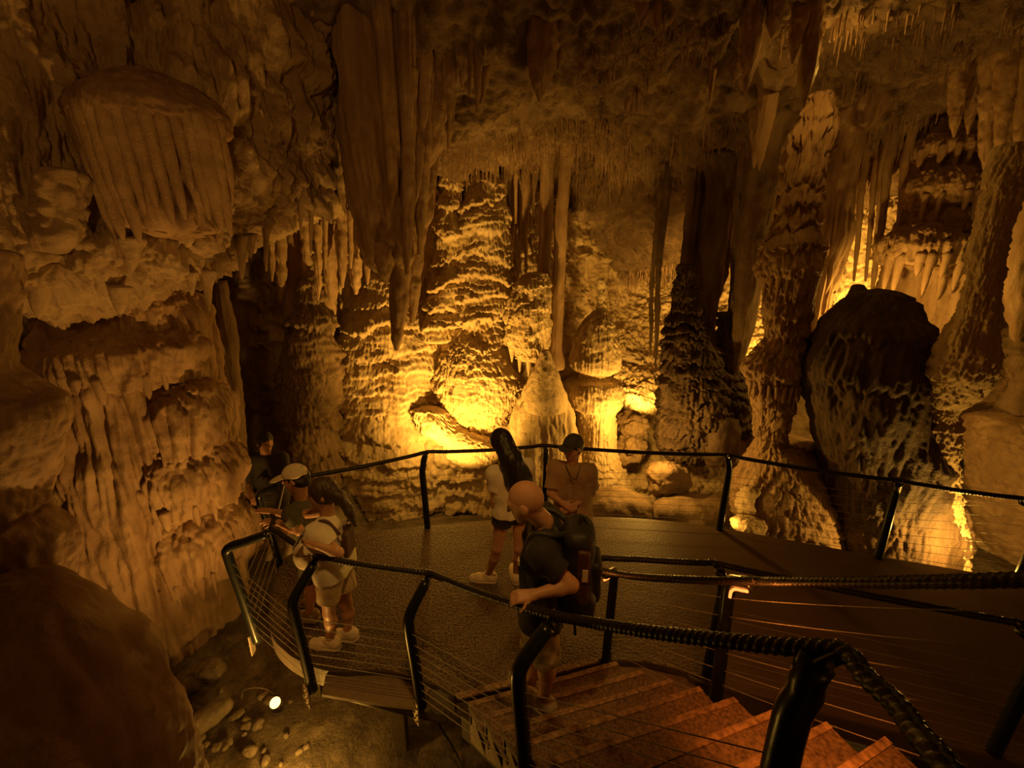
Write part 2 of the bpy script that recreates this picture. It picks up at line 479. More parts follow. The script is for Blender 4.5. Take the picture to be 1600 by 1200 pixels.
# ------------------------------------------------------------------ the cave shell
# ceiling: slopes down from above the camera towards the deep chamber
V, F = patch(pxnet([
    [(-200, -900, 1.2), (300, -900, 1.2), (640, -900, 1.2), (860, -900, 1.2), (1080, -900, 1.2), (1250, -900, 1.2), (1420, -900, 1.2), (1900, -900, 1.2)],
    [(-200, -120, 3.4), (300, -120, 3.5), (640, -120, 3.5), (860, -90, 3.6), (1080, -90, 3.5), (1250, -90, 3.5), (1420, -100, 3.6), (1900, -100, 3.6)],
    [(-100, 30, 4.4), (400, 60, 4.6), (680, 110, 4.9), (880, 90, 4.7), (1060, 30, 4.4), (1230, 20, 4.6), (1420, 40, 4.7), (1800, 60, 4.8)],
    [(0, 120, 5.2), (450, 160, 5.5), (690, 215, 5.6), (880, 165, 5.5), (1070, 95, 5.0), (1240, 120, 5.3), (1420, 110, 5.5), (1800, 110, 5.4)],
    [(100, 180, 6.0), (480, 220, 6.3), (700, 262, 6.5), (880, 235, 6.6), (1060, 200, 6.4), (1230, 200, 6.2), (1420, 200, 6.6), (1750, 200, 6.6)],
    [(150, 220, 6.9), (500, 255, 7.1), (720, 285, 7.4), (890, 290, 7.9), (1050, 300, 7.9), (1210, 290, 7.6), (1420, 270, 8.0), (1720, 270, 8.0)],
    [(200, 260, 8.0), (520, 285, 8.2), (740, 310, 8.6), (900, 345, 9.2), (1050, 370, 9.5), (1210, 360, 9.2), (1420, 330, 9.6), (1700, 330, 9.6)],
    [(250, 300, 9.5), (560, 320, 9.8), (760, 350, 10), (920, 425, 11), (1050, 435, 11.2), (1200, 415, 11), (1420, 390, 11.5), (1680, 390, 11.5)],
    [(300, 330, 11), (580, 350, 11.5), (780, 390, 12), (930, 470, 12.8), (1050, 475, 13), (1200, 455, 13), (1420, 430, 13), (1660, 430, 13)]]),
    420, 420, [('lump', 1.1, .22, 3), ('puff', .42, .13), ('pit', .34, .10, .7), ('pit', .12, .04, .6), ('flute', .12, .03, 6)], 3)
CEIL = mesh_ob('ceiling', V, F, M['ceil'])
tag(CEIL, None, None, None, 'structure')
CEIL_BVH = BVHTree.FromPolygons([tuple(v) for v in V.tolist()], F.tolist())
def hang(px, py):
    r = ray(px, py)
    h = CEIL_BVH.ray_cast(Vector((0, 0, CAM_H)), Vector(tuple(r)).normalized(), 30)
    return None if h[0] is None else np.array(h[0])

# back wall of the chamber
V, F = patch(pxnet([
    [(200, 180, 7.3), (430, 230, 7.3), (560, 235, 7.3), (690, 240, 7.5), (790, 250, 7.9), (880, 280, 8.8), (970, 300, 11.5), (1060, 320, 12), (1180, 300, 11), (1330, 280, 10), (1500, 240, 9), (1800, 200, 7.5)],
    [(200, 330, 7.0), (430, 340, 7.1), (560, 340, 7.2), (690, 330, 7.3), (790, 340, 7.6), (880, 360, 8.8), (970, 380, 11.5), (1060, 400, 11.8), (1180, 380, 10.5), (1330, 360, 9.4), (1500, 340, 8.6), (1800, 320, 7.2)],
    [(200, 450, 6.9), (430, 450, 7.0), (560, 445, 7.1), (690, 440, 7.1), (790, 440, 7.4), (880, 450, 8.6), (970, 470, 11), (1060, 480, 11), (1180, 470, 9.8), (1330, 450, 9.0), (1500, 430, 8.2), (1800, 430, 7.0)],
    [(200, 560, 6.8), (430, 560, 6.9), (560, 550, 7.0), (690, 550, 6.9), (790, 550, 7.2), (880, 550, 8.2), (970, 560, 9.6), (1060, 560, 9.6), (1180, 570, 8.6), (1330, 550, 8.0), (1500, 540, 7.4), (1800, 540, 6.6)],
    [(200, 660, 6.6), (430, 660, 6.8), (560, 660, 6.8), (690, 650, 6.7), (790, 650, 6.9), (880, 640, 7.2), (970, 640, 7.8), (1060, 650, 7.8), (1180, 660, 7.4), (1330, 650, 7.0), (1500, 640, 6.6), (1800, 640, 6.0)],
    [(200, 760, 6.0), (430, 760, 6.4), (560, 750, 6.4), (690, 740, 6.4), (790, 740, 6.4), (880, 740, 6.5), (970, 740, 6.8), (1060, 750, 6.8), (1180, 750, 6.6), (1330, 750, 6.2), (1500, 760, 5.8), (1800, 760, 5.4)],
    [(200, 900, 5.6), (430, 880, 6.1), (560, 860, 6.2), (690, 860, 6.2), (790, 860, 6.2), (880, 860, 6.2), (970, 860, 6.2), (1060, 870, 6.1), (1180, 870, 5.9), (1330, 880, 5.6), (1500, 900, 5.2), (1800, 920, 4.9)]]),
    620, 360, [('lump', .9, .20, 3), ('shelf', .36, .16, .45, .07), ('flute', .11, .05, 7), ('puff', .1, .03)], 5)
tag(mesh_ob('wall_back', V, F, M['flow']), None, None, None, 'structure')

# cave floor
nu, nv = 320, 260
gx = np.linspace(-7.5, 10, nu); gy = np.linspace(-2.5, 8.5, nv)
X, Yg = np.meshgrid(gx, gy, indexing='ij')
p = np.stack([X.ravel(), Yg.ravel(), np.zeros(nu * nv)], 1)
z = -1.0 + .16 * fbm(p, 1.3, None, 4, 11) + .05 * fbm(p, .25, None, 3, 12)
z += .55 * np.clip((p[:, 1] - 3.9) / .6, 0, 1) * np.clip((-2.45 - p[:, 0]) / .3, 0, 1)
z -= .35 * np.clip((p[:, 0] + 1.2) / 1.0, 0, 1) * np.clip((2.6 - p[:, 1]) / .8, 0, 1)
V = p.copy(); V[:, 2] = z
tag(mesh_ob('floor', V, grid_faces(nu, nv), M['soil']), None, None, None, 'structure')

# left wall: a hanging mass that ends in an overhanging lower edge
V, F = patch(pxnet([
    [(-700, -300, 1.6), (-260, -200, 2.6), (60, -160, 3.0), (200, -150, 3.3), (340, -140, 3.6), (450, -130, 4.1), (560, -120, 4.8)],
    [(-700, 0, 1.7), (-260, 0, 2.5), (40, 0, 3.0), (190, 0, 3.4), (330, 0, 3.8), (450, 0, 4.2), (560, 0, 4.9)],
    [(-700, 140, 1.7), (-260, 130, 2.5), (30, 130, 2.9), (190, 130, 3.3), (330, 120, 3.7), (450, 120, 4.2), (545, 110, 4.9)],
    [(-700, 280, 1.7), (-260, 270, 2.4), (30, 270, 2.8), (190, 260, 3.25), (330, 240, 3.6), (450, 220, 4.2), (540, 205, 4.9)],
    [(-700, 420, 1.7), (-260, 400, 2.4), (30, 390, 2.8), (190, 370, 3.1), (330, 340, 3.5), (440, 300, 4.2), (532, 275, 4.9)],
    [(-700, 520, 1.8), (-260, 490, 2.5), (30, 460, 2.9), (190, 440, 3.2), (320, 415, 3.55), (420, 345, 4.2), (528, 305, 4.9)],
    [(-700, 520, 2.4), (-260, 490, 3.2), (40, 468, 3.5), (190, 450, 3.8), (325, 425, 4.1), (425, 352, 4.8), (528, 312, 5.4)],
    [(-700, 500, 3.4), (-260, 470, 4.4), (60, 455, 4.6), (200, 440, 5.0), (330, 415, 5.2), (430, 345, 5.8), (528, 308, 6.4)],
    [(-700, 480, 4.6), (-260, 460, 5.6), (80, 445, 6.0), (220, 430, 6.4), (340, 405, 6.6), (440, 340, 7.2), (530, 305, 7.6)]]),
    420, 380, [('lump', .9, .16, 3), ('flute', .13, .055, 7), ('puff', .3, .09, 1.5), ('pit', .3, .08, 1.6), ('pit', .10, .035, 1.4), ('shelf', .5, .08, .5, .08), ('flute', .05, .02, 8)], 8)
tag(mesh_ob('wall_left', V, F, M['wall']), None, None, None, 'structure')
# far left wall under the hanging mass, in shade
V, F = patch(pxnet([
    [(-700, 380, 3.2), (-200, 390, 5.0), (60, 400, 5.8), (220, 400, 6.4), (360, 380, 7.0), (500, 330, 7.4)],
    [(-700, 560, 3.2), (-200, 560, 4.8), (60, 560, 5.4), (220, 560, 6.0), (360, 560, 6.6), (500, 540, 7.0)],
    [(-700, 750, 3.0), (-200, 740, 4.4), (60, 740, 5.0), (220, 740, 5.6), (360, 730, 6.2), (500, 720, 6.7)],
    [(-700, 1050, 2.6), (-200, 1000, 3.9), (60, 960, 4.6), (220, 940, 5.0), (360, 900, 5.4), (500, 860, 6.2)]]),
    260, 160, [('lump', .8, .25, 3), ('puff', .3, .1), ('pit', .12, .05)], 9)
tag(mesh_ob('wall_left', V, F, M['wall']), None, None, None, 'structure')
# right side wall, closing the chamber
V, F = patch([[(10 - .3 * k, y, z) for y in (9.5, 7, 5, 3, 1, -2.5)] for k, z in enumerate((6.5, 4, 2, 0, -1.6))],
    160, 120, [('lump', 1.2, .4, 3), ('shelf', .5, .2, .4, .1)], 10)
tag(mesh_ob('wall_right', V, F, M['wall']), None, None, None, 'structure')
# the passage behind the viewpoint
V, F = patch([[(x, -2.5 - .4 * math.sin(x), z) for x in (-7, -4, -1, 2, 5, 10)] for z in (7, 4, 2, 0, -1.8)],
    120, 100, [('lump', 1.2, .4, 3)], 13)
tag(mesh_ob('wall_near', V, F, M['wall']), None, None, None, 'structure')

# ------------------------------------------------------------------ large formations
FLOWSPEC = [('lump', .55, .12, 3), ('shelf', .36, .15, .22, .08), ('shelf', .12, .05, .38, .045), ('flute', .05, .014, 5), ('puff', .04, .012)]
FINESHELF = [('lump', .4, .06, 3), ('shelf', .16, .085, .55, .05), ('flute', .05, .022, 5), ('puff', .045, .016)]
SMOOTH = [('lump', .35, .03, 3), ('flute', .09, .03, 12), ('lump', .08, .012, 2)]
RIBBED = [('lump', .5, .05, 3), ('flute', .12, .06, 14), ('flute', .05, .02, 14)]

# --- left: the tall tiered stalagmite
tier = thing('stalagmite', at(230, 1065, 4.15), 'massive tiered stalagmite with draped curtains under the hanging canopy, beside the curved railing', 'stalagmite')
formation('core', None, None, 4.2,
    [(440, 190, 250), (462, 160, 284), (500, 140, 300), (545, 124, 312), (600, 112, 326), (660, 105, 334), (720, 96, 346), (780, 88, 356), (850, 84, 372), (920, 86, 388), (1000, 82, 398), (1075, 70, 406)],
    [('lump', .55, .10, 3), ('flute', .13, .07, 16), ('flute', .045, .02, 12), ('lump', .06, .012, 3)], 'drip', 380, 300, 21, parent=tier)
rng = random.Random(77)
def ledge(par, y, py, xa, xb, drop, tall, seed, mat='drip', teeth=0, tl=.2, sy=1.0, a0=1.02, a1=1.98, nm='ledge', tr=(.02, .038)):
    # a rounded ledge whose skirt falls in flutes, then single drips along its lip
    w_ = (xb - xa)
    V_ = formation(nm, None, None, y, [(py - tall, xa + w_ * .22, xb - w_ * .22), (py - tall * .55, xa + w_ * .07, xb - w_ * .07), (py - tall * .15, xa, xb), (py + drop * .25, xa + w_ * .005, xb - w_ * .005), (py + drop * .7, xa + w_ * .02, xb - w_ * .02), (py + drop, xa + w_ * .06, xb - w_ * .06)],
        [('lump', .35, .06, 3), ('flute', .09, .05, 18), ('flute', .04, .018, 14), ('puff', .06, .010)], mat, 240, 90, seed, sy, parent=par)
    c = at((xa + xb) / 2, py + drop * .8, y); rr = metres(w_ / 2, c) * .97
    for i in range(teeth):
        a = math.pi * (a0 + (a1 - a0) * (i + rng.uniform(-.3, .3)) / max(1, teeth - 1))
        L = tl * rng.uniform(.45, 1.15); r = rng.uniform(*tr)
        x, yy = c[0] + rr * math.cos(a), c[1] + rr * sy * math.sin(a)
        V, F = revolve([(x, yy, c[2] + .10, r * 1.4), (x, yy, c[2] - L * .25, r), (x, yy, c[2] - L * .65, r * .75), (x, yy, c[2] - L, r * .2)], 9, 12, [('lump', .05, .008, 2)], seed + i)
        mesh_ob('drip', V, F, M[mat], par)
ledge(tier, 4.12, 480, 168, 292, 18, 30, 401, teeth=5, tl=.10)
ledge(tier, 4.08, 545, 122, 312, 50, 40, 402, teeth=9, tl=.14)
ledge(tier, 4.02, 592, 108, 268, 150, 34, 403, teeth=8, tl=.30, sy=.9)
ledge(tier, 4.05, 640, 220, 352, 90, 44, 404, teeth=6, tl=.2)
ledge(tier, 4.02, 742, 200, 372, 40, 60, 405, teeth=9, tl=.16, sy=.9)
ledge(tier, 4.05, 800, 96, 330, 30, 44, 406, teeth=12, tl=.22, sy=.92)
ledge(tier, 4.05, 838, 205, 386, 46, 56, 407, teeth=13, tl=.20, sy=.9)
ledge(tier, 4.10, 890, 86, 270, 24, 40, 408, teeth=12, tl=.20)
formation('stalagmite_mound', 'smooth pale shoulder of rock leaning on the left flank of the tiered stalagmite', 'rock', 4.0,
    [(470, 85, 150), (510, 66, 165), (580, 58, 180), (680, 60, 190), (760, 62, 190), (860, 70, 190), (960, 90, 200)],
    [('lump', .4, .10, 3), ('puff', .2, .05), ('flute', .1, .02, 6)], 'drip', 160, 140, 22)
formation('stalagmite', 'dark slender stalagmite standing right behind the tiered one', 'stalagmite', 5.0,
    [(440, 336, 352), (520, 338, 366), (600, 340, 372), (700, 345, 384), (800, 345, 392), (900, 340, 400)], SMOOTH, 'dark', 60, 80, 23)
# --- left: canopy with a fluted curtain
cy = 3.35
canopy = thing('dripstone_canopy', at(238, 190, cy), 'mushroom-shaped dripstone canopy with a domed top and hanging fluted curtain', 'stalactite')
formation('dome', None, None, cy, [(108, 205, 235), (118, 185, 262), (138, 158, 305), (160, 138, 334), (180, 126, 346), (192, 128, 346), (205, 140, 342)],
    [('lump', .2, .02, 3), ('puff', .04, .012), ('lump', .03, .006, 2)], 'near', 180, 70, 24, .8, parent=canopy)
formation('curtain_core', None, None, cy + .03, [(196, 150, 338), (240, 158, 336), (300, 178, 334), (340, 188, 330), (362, 200, 322)], RIBBED, 'drip', 160, 70, 25, .75, parent=canopy)
rng = random.Random(4)
base = at(238, 195, cy)
rx, ry = metres(101, base), metres(101, base) * .78
tips = [395, 372, 300, 408, 420, 330, 382, 345, 388, 340, 330, 362, 350, 300, 350, 365, 372, 320]
for i, tp in enumerate(tips):
    a = math.pi * (1.06 + .92 * (i / (len(tips) - 1)))
    x0, y0 = base[0] + rx * math.cos(a), base[1] + ry * math.sin(a)
    k = max(0, .5 - i / len(tips)) * 2            # the left ones lean inwards
    zb = at(238, tp, y0)[2]
    rr = rng.uniform(.034, .058)
    x1 = x0 + (base[0] - x0) * .42 * k
    sp = [(x0 + (x1 - x0) * t, y0 + .05 * t, base[2] + .03 + (zb - base[2]) * t, rr * q) for t, q in ((0, .9), (.12, 1.05), (.4, 1), (.7, .86), (.9, .55), (1, .16))]
    V, F = revolve(sp, 18, 40, [('lump', .12, .012, 2), ('lump', .03, .005, 2)], 40 + i)
    mesh_ob('flute', V, F, M['drip'], canopy)
formation('stalactite', 'stubby column joining the wall to the domed canopy top', 'stalactite', 3.7, [(-10, 150, 210), (40, 158, 204), (90, 166, 210), (118, 170, 216)], SMOOTH, 'wall', 60, 60, 26, base_low=False)
formation('stalactite', 'tapering stalactite under the small ledge beside the domed canopy', 'stalactite', 3.2,
    [(118, 62, 150), (135, 66, 142), (160, 92, 138), (210, 108, 136), (260, 116, 138), (330, 124, 150), (372, 140, 168), (396, 148, 160)], SMOOTH, 'drip', 70, 90, 27, base_low=False)
formation('stalactite', 'broad rounded lobe low on the hanging wall, lit yellow from below', 'stalactite', 2.95,
    [(270, 70, 130), (320, 62, 128), (370, 62, 126), (392, 70, 112)], [('lump', .2, .04, 3), ('puff', .1, .02)], 'wall', 90, 60, 28, base_low=False)
hang_left = [  # (px, top, tip, width, y, label)
    (207, 380, 424, 26, 3.15, 'blunt stalactite at the canopy lower rim, under its longest flute'),
    (188, 455, 492, 22, 3.3, 'short broken stalactite on the rim of the hanging wall above the tiered stalagmite'),
    (62, 440, 497, 30, 3.0, 'thick pale stalactite under the hanging wall, far left'),
    (325, 430, 488, 15, 3.6, 'finger-like stalactite beside the top of the tiered stalagmite'),
    (378, 375, 436, 15, 3.95, 'pointed stalactite, left one of the pair on the lit lower rim'),
    (392, 372, 402, 13, 4.0, 'short stalactite between the pair on the lit lower rim'),
    (416, 362, 424, 9, 4.1, 'thin pointed stalactite, right one of the pair on the lit lower rim'),
    (343, 330, 388, 16, 3.6, 'dark pointed stalactite at the right edge of the fluted curtain'),
    (300, 432, 462, 12, 3.5, 'small stub stalactite left of the finger-like one'),
    (470, 318, 372, 7, 4.5, 'thin straw stalactite on the lit rim, leftmost near the big hanging one'),
    (486, 312, 398, 9, 4.7, 'knobbly straw stalactite on the lit rim near the big hanging one'),
    (505, 306, 362, 7, 4.8, 'short straw stalactite on the lit rim, closest to the big hanging one')]
for i, (px, t, b, wd, y, lb) in enumerate(hang_left):
    formation('stalactite', lb, 'stalactite', y, [(t - 6, px - wd * .7, px + wd * .7), (t + (b - t) * .25, px - wd * .48, px + wd * .48), (t + (b - t) * .7, px - wd * .3, px + wd * .3), (b, px - 1.5, px + 1.5)],
        [('lump', .08, .012, 2), ('lump', .03, .005, 2)], 'wall', 22, 30, 60 + i, base_low=False)

# --- left foreground, close and in shade
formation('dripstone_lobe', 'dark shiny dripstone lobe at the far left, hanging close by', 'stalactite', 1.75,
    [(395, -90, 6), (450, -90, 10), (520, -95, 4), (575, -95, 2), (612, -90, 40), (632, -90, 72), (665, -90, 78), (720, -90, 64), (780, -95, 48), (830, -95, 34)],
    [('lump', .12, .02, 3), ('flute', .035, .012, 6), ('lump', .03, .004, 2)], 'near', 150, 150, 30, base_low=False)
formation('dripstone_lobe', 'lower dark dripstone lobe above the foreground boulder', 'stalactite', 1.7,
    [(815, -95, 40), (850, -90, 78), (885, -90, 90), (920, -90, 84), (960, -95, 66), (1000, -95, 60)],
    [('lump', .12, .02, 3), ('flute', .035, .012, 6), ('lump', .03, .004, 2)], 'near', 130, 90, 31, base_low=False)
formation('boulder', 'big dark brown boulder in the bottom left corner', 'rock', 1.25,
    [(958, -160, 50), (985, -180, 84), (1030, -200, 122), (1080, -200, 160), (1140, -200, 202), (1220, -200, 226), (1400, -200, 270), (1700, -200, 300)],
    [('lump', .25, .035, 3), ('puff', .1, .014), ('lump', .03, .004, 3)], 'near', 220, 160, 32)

# --- the big hanging stalactite
big = thing('stalactite', at(605, -40, 5.0), 'huge fluted stalactite hanging free in front of the floodlit wall', 'stalactite')
formation('body', None, None, 5.0,
    [(-80, 528, 682), (30, 524, 684), (100, 526, 684), (180, 530, 682), (250, 535, 674), (310, 542, 666), (360, 554, 658), (395, 566, 650), (420, 580, 640), (436, 596, 632)],
    [('lump', .6, .06, 3), ('flute', .20, .12, 26), ('flute', .06, .03, 20), ('lump', .05, .010, 3)], 'drip', 360, 190, 33, .8, parent=big)
for px0, pxb, t, b, r0, dy, nm in ((627, 620, 395, 547, 15, -.05, 'tip'), (650, 644, 360, 505, 13, .1, 'tip'), (597, 603, 380, 440, 16, -.2, 'tip'), (575, 582, 340, 416, 14, -.25, 'flute'), (668, 655, 90, 400, 12, -.1, 'flute'), (640, 636, 110, 430, 11, -.30, 'flute'), (560, 575, 190, 405, 15, -.22, 'flute')):
    formation(nm, None, None, 5.0 + dy, [(t, px0 - r0, px0 + r0), (t + (b - t) * .35, px0 * .65 + pxb * .35 - r0, px0 * .65 + pxb * .35 + r0), (t + (b - t) * .75, px0 * .25 + pxb * .75 - r0 * .7, px0 * .25 + pxb * .75 + r0 * .7), (b, pxb - 3, pxb + 3)],
        [('lump', .15, .02, 3), ('flute', .05, .014, 14)], 'drip', 36, 90, 70 + b % 17, parent=big)

# --- floodlit centre
def fringe_item(px, py, y, L, r):
    return (at(px, py, y), L, r)
formation('flowstone_mound', 'wide floodlit flowstone mound with ragged dripping ledges behind the rear railing', 'flowstone', 7.1,
    [(420, 590, 622), (455, 552, 652), (500, 530, 676), (540, 520, 690), (600, 500, 700), (650, 470, 712), (700, 445, 722), (760, 440, 725), (880, 440, 725)],
    FLOWSPEC, 'flow', 460, 300, 41, .55)
formation('flowstone_column', 'tall floodlit flowstone tower with stacked ledges reaching up to the straw ceiling', 'column', 7.05,
    [(262, 742, 768), (285, 728, 786), (330, 720, 794), (380, 708, 798), (440, 702, 796), (500, 694, 790), (560, 686, 792), (640, 690, 800)],
    FLOWSPEC, 'flow', 300, 260, 42, .75)
formation('flowstone_column', 'narrow dim flowstone pillar just left of the floodlit tower', 'column', 6.9,
    [(262, 690, 726), (300, 690, 722), (350, 686, 720), (410, 680, 716), (470, 672, 712), (530, 660, 708)], FLOWSPEC, 'flow', 120, 160, 43)
formation('flowstone_bulge', 'rounded floodlit flowstone boss with a hanging drip fan, beside the long-haired woman', 'flowstone', 6.75,
    [(535, 705, 762), (560, 688, 790), (595, 680, 812), (625, 684, 812), (645, 690, 796), (668, 702, 782), (690, 716, 762), (702, 728, 752)],
    [('lump', .3, .05, 3), ('shelf', .19, .085, .6, .05), ('flute', .045, .022, 5), ('puff', .05, .014)], 'flow', 300, 200, 44, .5, base_low=False, up=False)
formation('flowstone_apron', 'bright low flowstone step with a toothed lip under the hanging drip fan', 'flowstone', 6.5,
    [(640, 640, 690), (668, 655, 720), (690, 690, 780), (705, 694, 790), (716, 705, 782), (724, 720, 770)],
    FINESHELF, 'flow', 240, 90, 45, .7)
formation('hanging_flowstone', 'floodlit hanging flowstone lobe with pointed drips below the twin pillars', 'stalactite', 6.5,
    [(428, 822, 852), (445, 804, 858), (480, 794, 859), (520, 792, 858), (545, 800, 854), (562, 815, 846)],
    [('lump', .22, .05, 3), ('shelf', .22, .07, .7, .06), ('flute', .07, .035, 6), ('puff', .05, .012)], 'flow', 200, 140, 46, base_low=False, up=False)
for i, (px, t, b, wd) in enumerate([(800, 540, 566, 12), (812, 548, 582, 11), (826, 552, 590, 13), (838, 550, 574, 10), (850, 540, 570, 10)]):
    formation('stalactite', f'{["first", "second", "third", "fourth", "fifth"][i]} drip from the dark gap, under the hanging flowstone lobe', 'stalactite', 6.4,
        [(t - 14, px - wd * .7, px + wd * .7), (t, px - wd * .5, px + wd * .5), (b, px - 1, px + 1)], [('lump', .06, .012, 2)], 'flow', 16, 18, 90 + i, base_low=False, up=False)
formation('stalagmite', 'smooth pointed cone of flowstone behind the two standing visitors', 'stalagmite', 6.15,
    [(548, 846, 858), (575, 834, 870), (605, 822, 879), (622, 818, 884), (640, 822, 882)], [('lump', .25, .035, 3), ('lump', .05, .008, 3)], 'flow', 120, 90, 47)
formation('flowstone_curtain', 'broad grainy flowstone skirt falling below the pointed cone', 'flowstone', 6.25,
    [(598, 830, 872), (640, 804, 894), (690, 788, 904), (740, 776, 908), (790, 770, 908), (880, 765, 905)],
    [('lump', .3, .05, 3), ('flute', .16, .05, 10), ('lump', .04, .008, 3), ('puff', .07, .012)], 'flow', 260, 180, 48, .6)
bulb = formation('stalagmite', 'bulbous floodlit stalagmite crowned by a thin stub, right of the twin pillars', 'stalagmite', 6.6,
    [(438, 934, 945), (452, 935, 944), (456, 933, 946), (470, 934, 945), (484, 932, 947), (490, 924, 952), (505, 910, 958), (530, 897, 965), (560, 888, 970), (574, 890, 969), (582, 904, 958), (590, 906, 956), (596, 888, 968), (612, 882, 974), (632, 886, 970), (640, 902, 962), (660, 904, 962), (700, 904, 964), (740, 902, 980), (800, 895, 1005), (880, 890, 1012)],
    [('lump', .3, .025, 3), ('shelf', .12, .025, .4, .05), ('flute', .05, .016, 8), ('puff', .05, .012)], 'flow', 260, 340, 49)
bulb['base'] = [float(q) for q in bulb.location]
formation('stub', None, None, 6.6, [(436, 934, 945), (444, 933, 946), (454, 935, 944), (462, 933, 947), (474, 934, 946), (486, 931, 948), (496, 928, 950)], [('lump', .08, .006, 2)], 'flow', 30, 50, 491, parent=bulb)
for nm, rows, y, sd, lb in (
    ('column', [(238, 846, 867), (330, 842, 864), (400, 840, 861), (450, 838, 858)], 6.85, 50, 'slim smooth pillar, left one of the twin pillars reaching the ceiling'),
    ('column', [(246, 876, 897), (262, 874, 893), (330, 869, 887), (400, 865, 883), (470, 862, 881), (545, 860, 879), (575, 857, 883)], 6.6, 51, 'slim smooth pillar, right one of the twin pillars and longer')):
    formation(nm, lb, 'column', y, rows, [('lump', .4, .02, 3), ('flute', .08, .01, 14)], 'drip', 40, 110, sd, up=True)
# stalactites between the tower and the twin pillars
for i, (px, t, b, wd, y) in enumerate([(800, 285, 420, 14, 7.4), (812, 280, 380, 9, 7.5), (822, 276, 430, 12, 7.3), (833, 272, 350, 8, 7.6), (788, 300, 350, 7, 7.2), (806, 290, 350, 6, 7.1)]):
    formation('stalactite', ['dark stalactite hugging the tower beside the twin pillars', 'thin dark stalactite, second in the gap before the twin pillars', 'long dark stalactite in the middle of the gap before the twin pillars', 'short dark stalactite next to the left twin pillar', 'small stalactite over the shoulder of the floodlit tower', 'tiny thin stalactite in front of the gap before the twin pillars'][i], 'stalactite', y,
        [(t - 20, px - wd * .7, px + wd * .7), (t + (b - t) * .4, px - wd * .45, px + wd * .45), (b, px - 1, px + 1)], [('lump', .1, .02, 2), ('flute', .05, .01, 9)], 'drip', 18, 40, 100 + i, base_low=False)
# hanging columns left of the big stalactite, in half shade
for i, (px, t, b, wd, y) in enumerate([(440, 345, 470, 16, 6.2), (458, 340, 640, 30, 6.5), (478, 330, 500, 14, 6.3), (497, 325, 470, 12, 6.0), (515, 318, 540, 22, 6.4), (535, 322, 450, 14, 6.1), (556, 350, 460, 18, 6.2), (425, 360, 440, 8, 5.9), (508, 320, 420, 7, 5.7), (548, 330, 420, 8, 5.8), (574, 380, 445, 10, 6.0)]):
    formation('stalactite', 'shaded ' + ['stubby', 'longest column-like', 'ridged', 'narrow', 'thick drooping', 'short ridged', 'broad flat-tipped', 'spindly', 'needle-thin', 'lit-edged needle', 'blunt'][i] + ' stalactite hanging between the left wall and the huge one', 'stalactite', y,
        [(t - 15, px - wd * .8, px + wd * .8), (t + (b - t) * .3, px - wd * .5, px + wd * .5), (t + (b - t) * .75, px - wd * .4, px + wd * .4), (b, px - wd * .12, px + wd * .12)],
        [('lump', .15, .03, 3), ('flute', .05, .016, 7), ('shelf', .16, .02, .5, .05)], 'drip', 34, 90, 110 + i, base_low=False)
formation('flowstone_column', 'dark tapering flowstone pillar behind the rail where the capped boy leans', 'column', 6.3,
    [(430, 470, 500), (520, 455, 520), (600, 440, 530), (680, 430, 535), (760, 430, 540), (880, 430, 540)], FLOWSPEC, 'dark', 200, 200, 122)

# --- the dark cluster and leaning blades right of centre
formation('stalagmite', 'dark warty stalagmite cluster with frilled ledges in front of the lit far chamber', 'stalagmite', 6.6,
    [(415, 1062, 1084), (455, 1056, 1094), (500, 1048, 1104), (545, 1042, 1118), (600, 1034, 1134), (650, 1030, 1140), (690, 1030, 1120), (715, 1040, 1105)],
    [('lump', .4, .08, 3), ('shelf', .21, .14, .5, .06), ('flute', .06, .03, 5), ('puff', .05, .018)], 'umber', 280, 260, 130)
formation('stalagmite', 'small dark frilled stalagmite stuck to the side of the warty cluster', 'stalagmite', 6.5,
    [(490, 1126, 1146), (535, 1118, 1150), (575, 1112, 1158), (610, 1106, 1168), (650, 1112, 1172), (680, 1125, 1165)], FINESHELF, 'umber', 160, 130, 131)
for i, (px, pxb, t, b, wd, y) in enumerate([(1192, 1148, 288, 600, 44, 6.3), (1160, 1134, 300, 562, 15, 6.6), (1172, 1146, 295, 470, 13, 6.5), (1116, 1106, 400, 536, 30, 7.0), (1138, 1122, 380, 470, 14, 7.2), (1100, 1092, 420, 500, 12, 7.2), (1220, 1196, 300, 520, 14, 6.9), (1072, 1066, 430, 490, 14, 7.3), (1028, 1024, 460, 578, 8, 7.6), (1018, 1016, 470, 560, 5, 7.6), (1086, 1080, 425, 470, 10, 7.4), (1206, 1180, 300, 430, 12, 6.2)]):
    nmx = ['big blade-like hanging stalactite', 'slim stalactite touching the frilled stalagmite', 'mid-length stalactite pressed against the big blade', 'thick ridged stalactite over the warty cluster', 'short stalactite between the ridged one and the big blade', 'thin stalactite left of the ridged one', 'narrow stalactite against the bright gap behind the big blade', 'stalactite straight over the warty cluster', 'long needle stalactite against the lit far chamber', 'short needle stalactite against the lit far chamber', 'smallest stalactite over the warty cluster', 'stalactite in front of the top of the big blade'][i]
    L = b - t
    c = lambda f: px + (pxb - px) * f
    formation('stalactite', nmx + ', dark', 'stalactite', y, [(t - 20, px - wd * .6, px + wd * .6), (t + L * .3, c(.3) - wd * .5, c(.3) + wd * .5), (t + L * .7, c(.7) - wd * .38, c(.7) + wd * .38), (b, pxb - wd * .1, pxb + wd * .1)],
        [('lump', .2, .03, 3), ('flute', .05, .018, 14)], 'dark', 44, 110, 135 + i, .8, base_low=False)
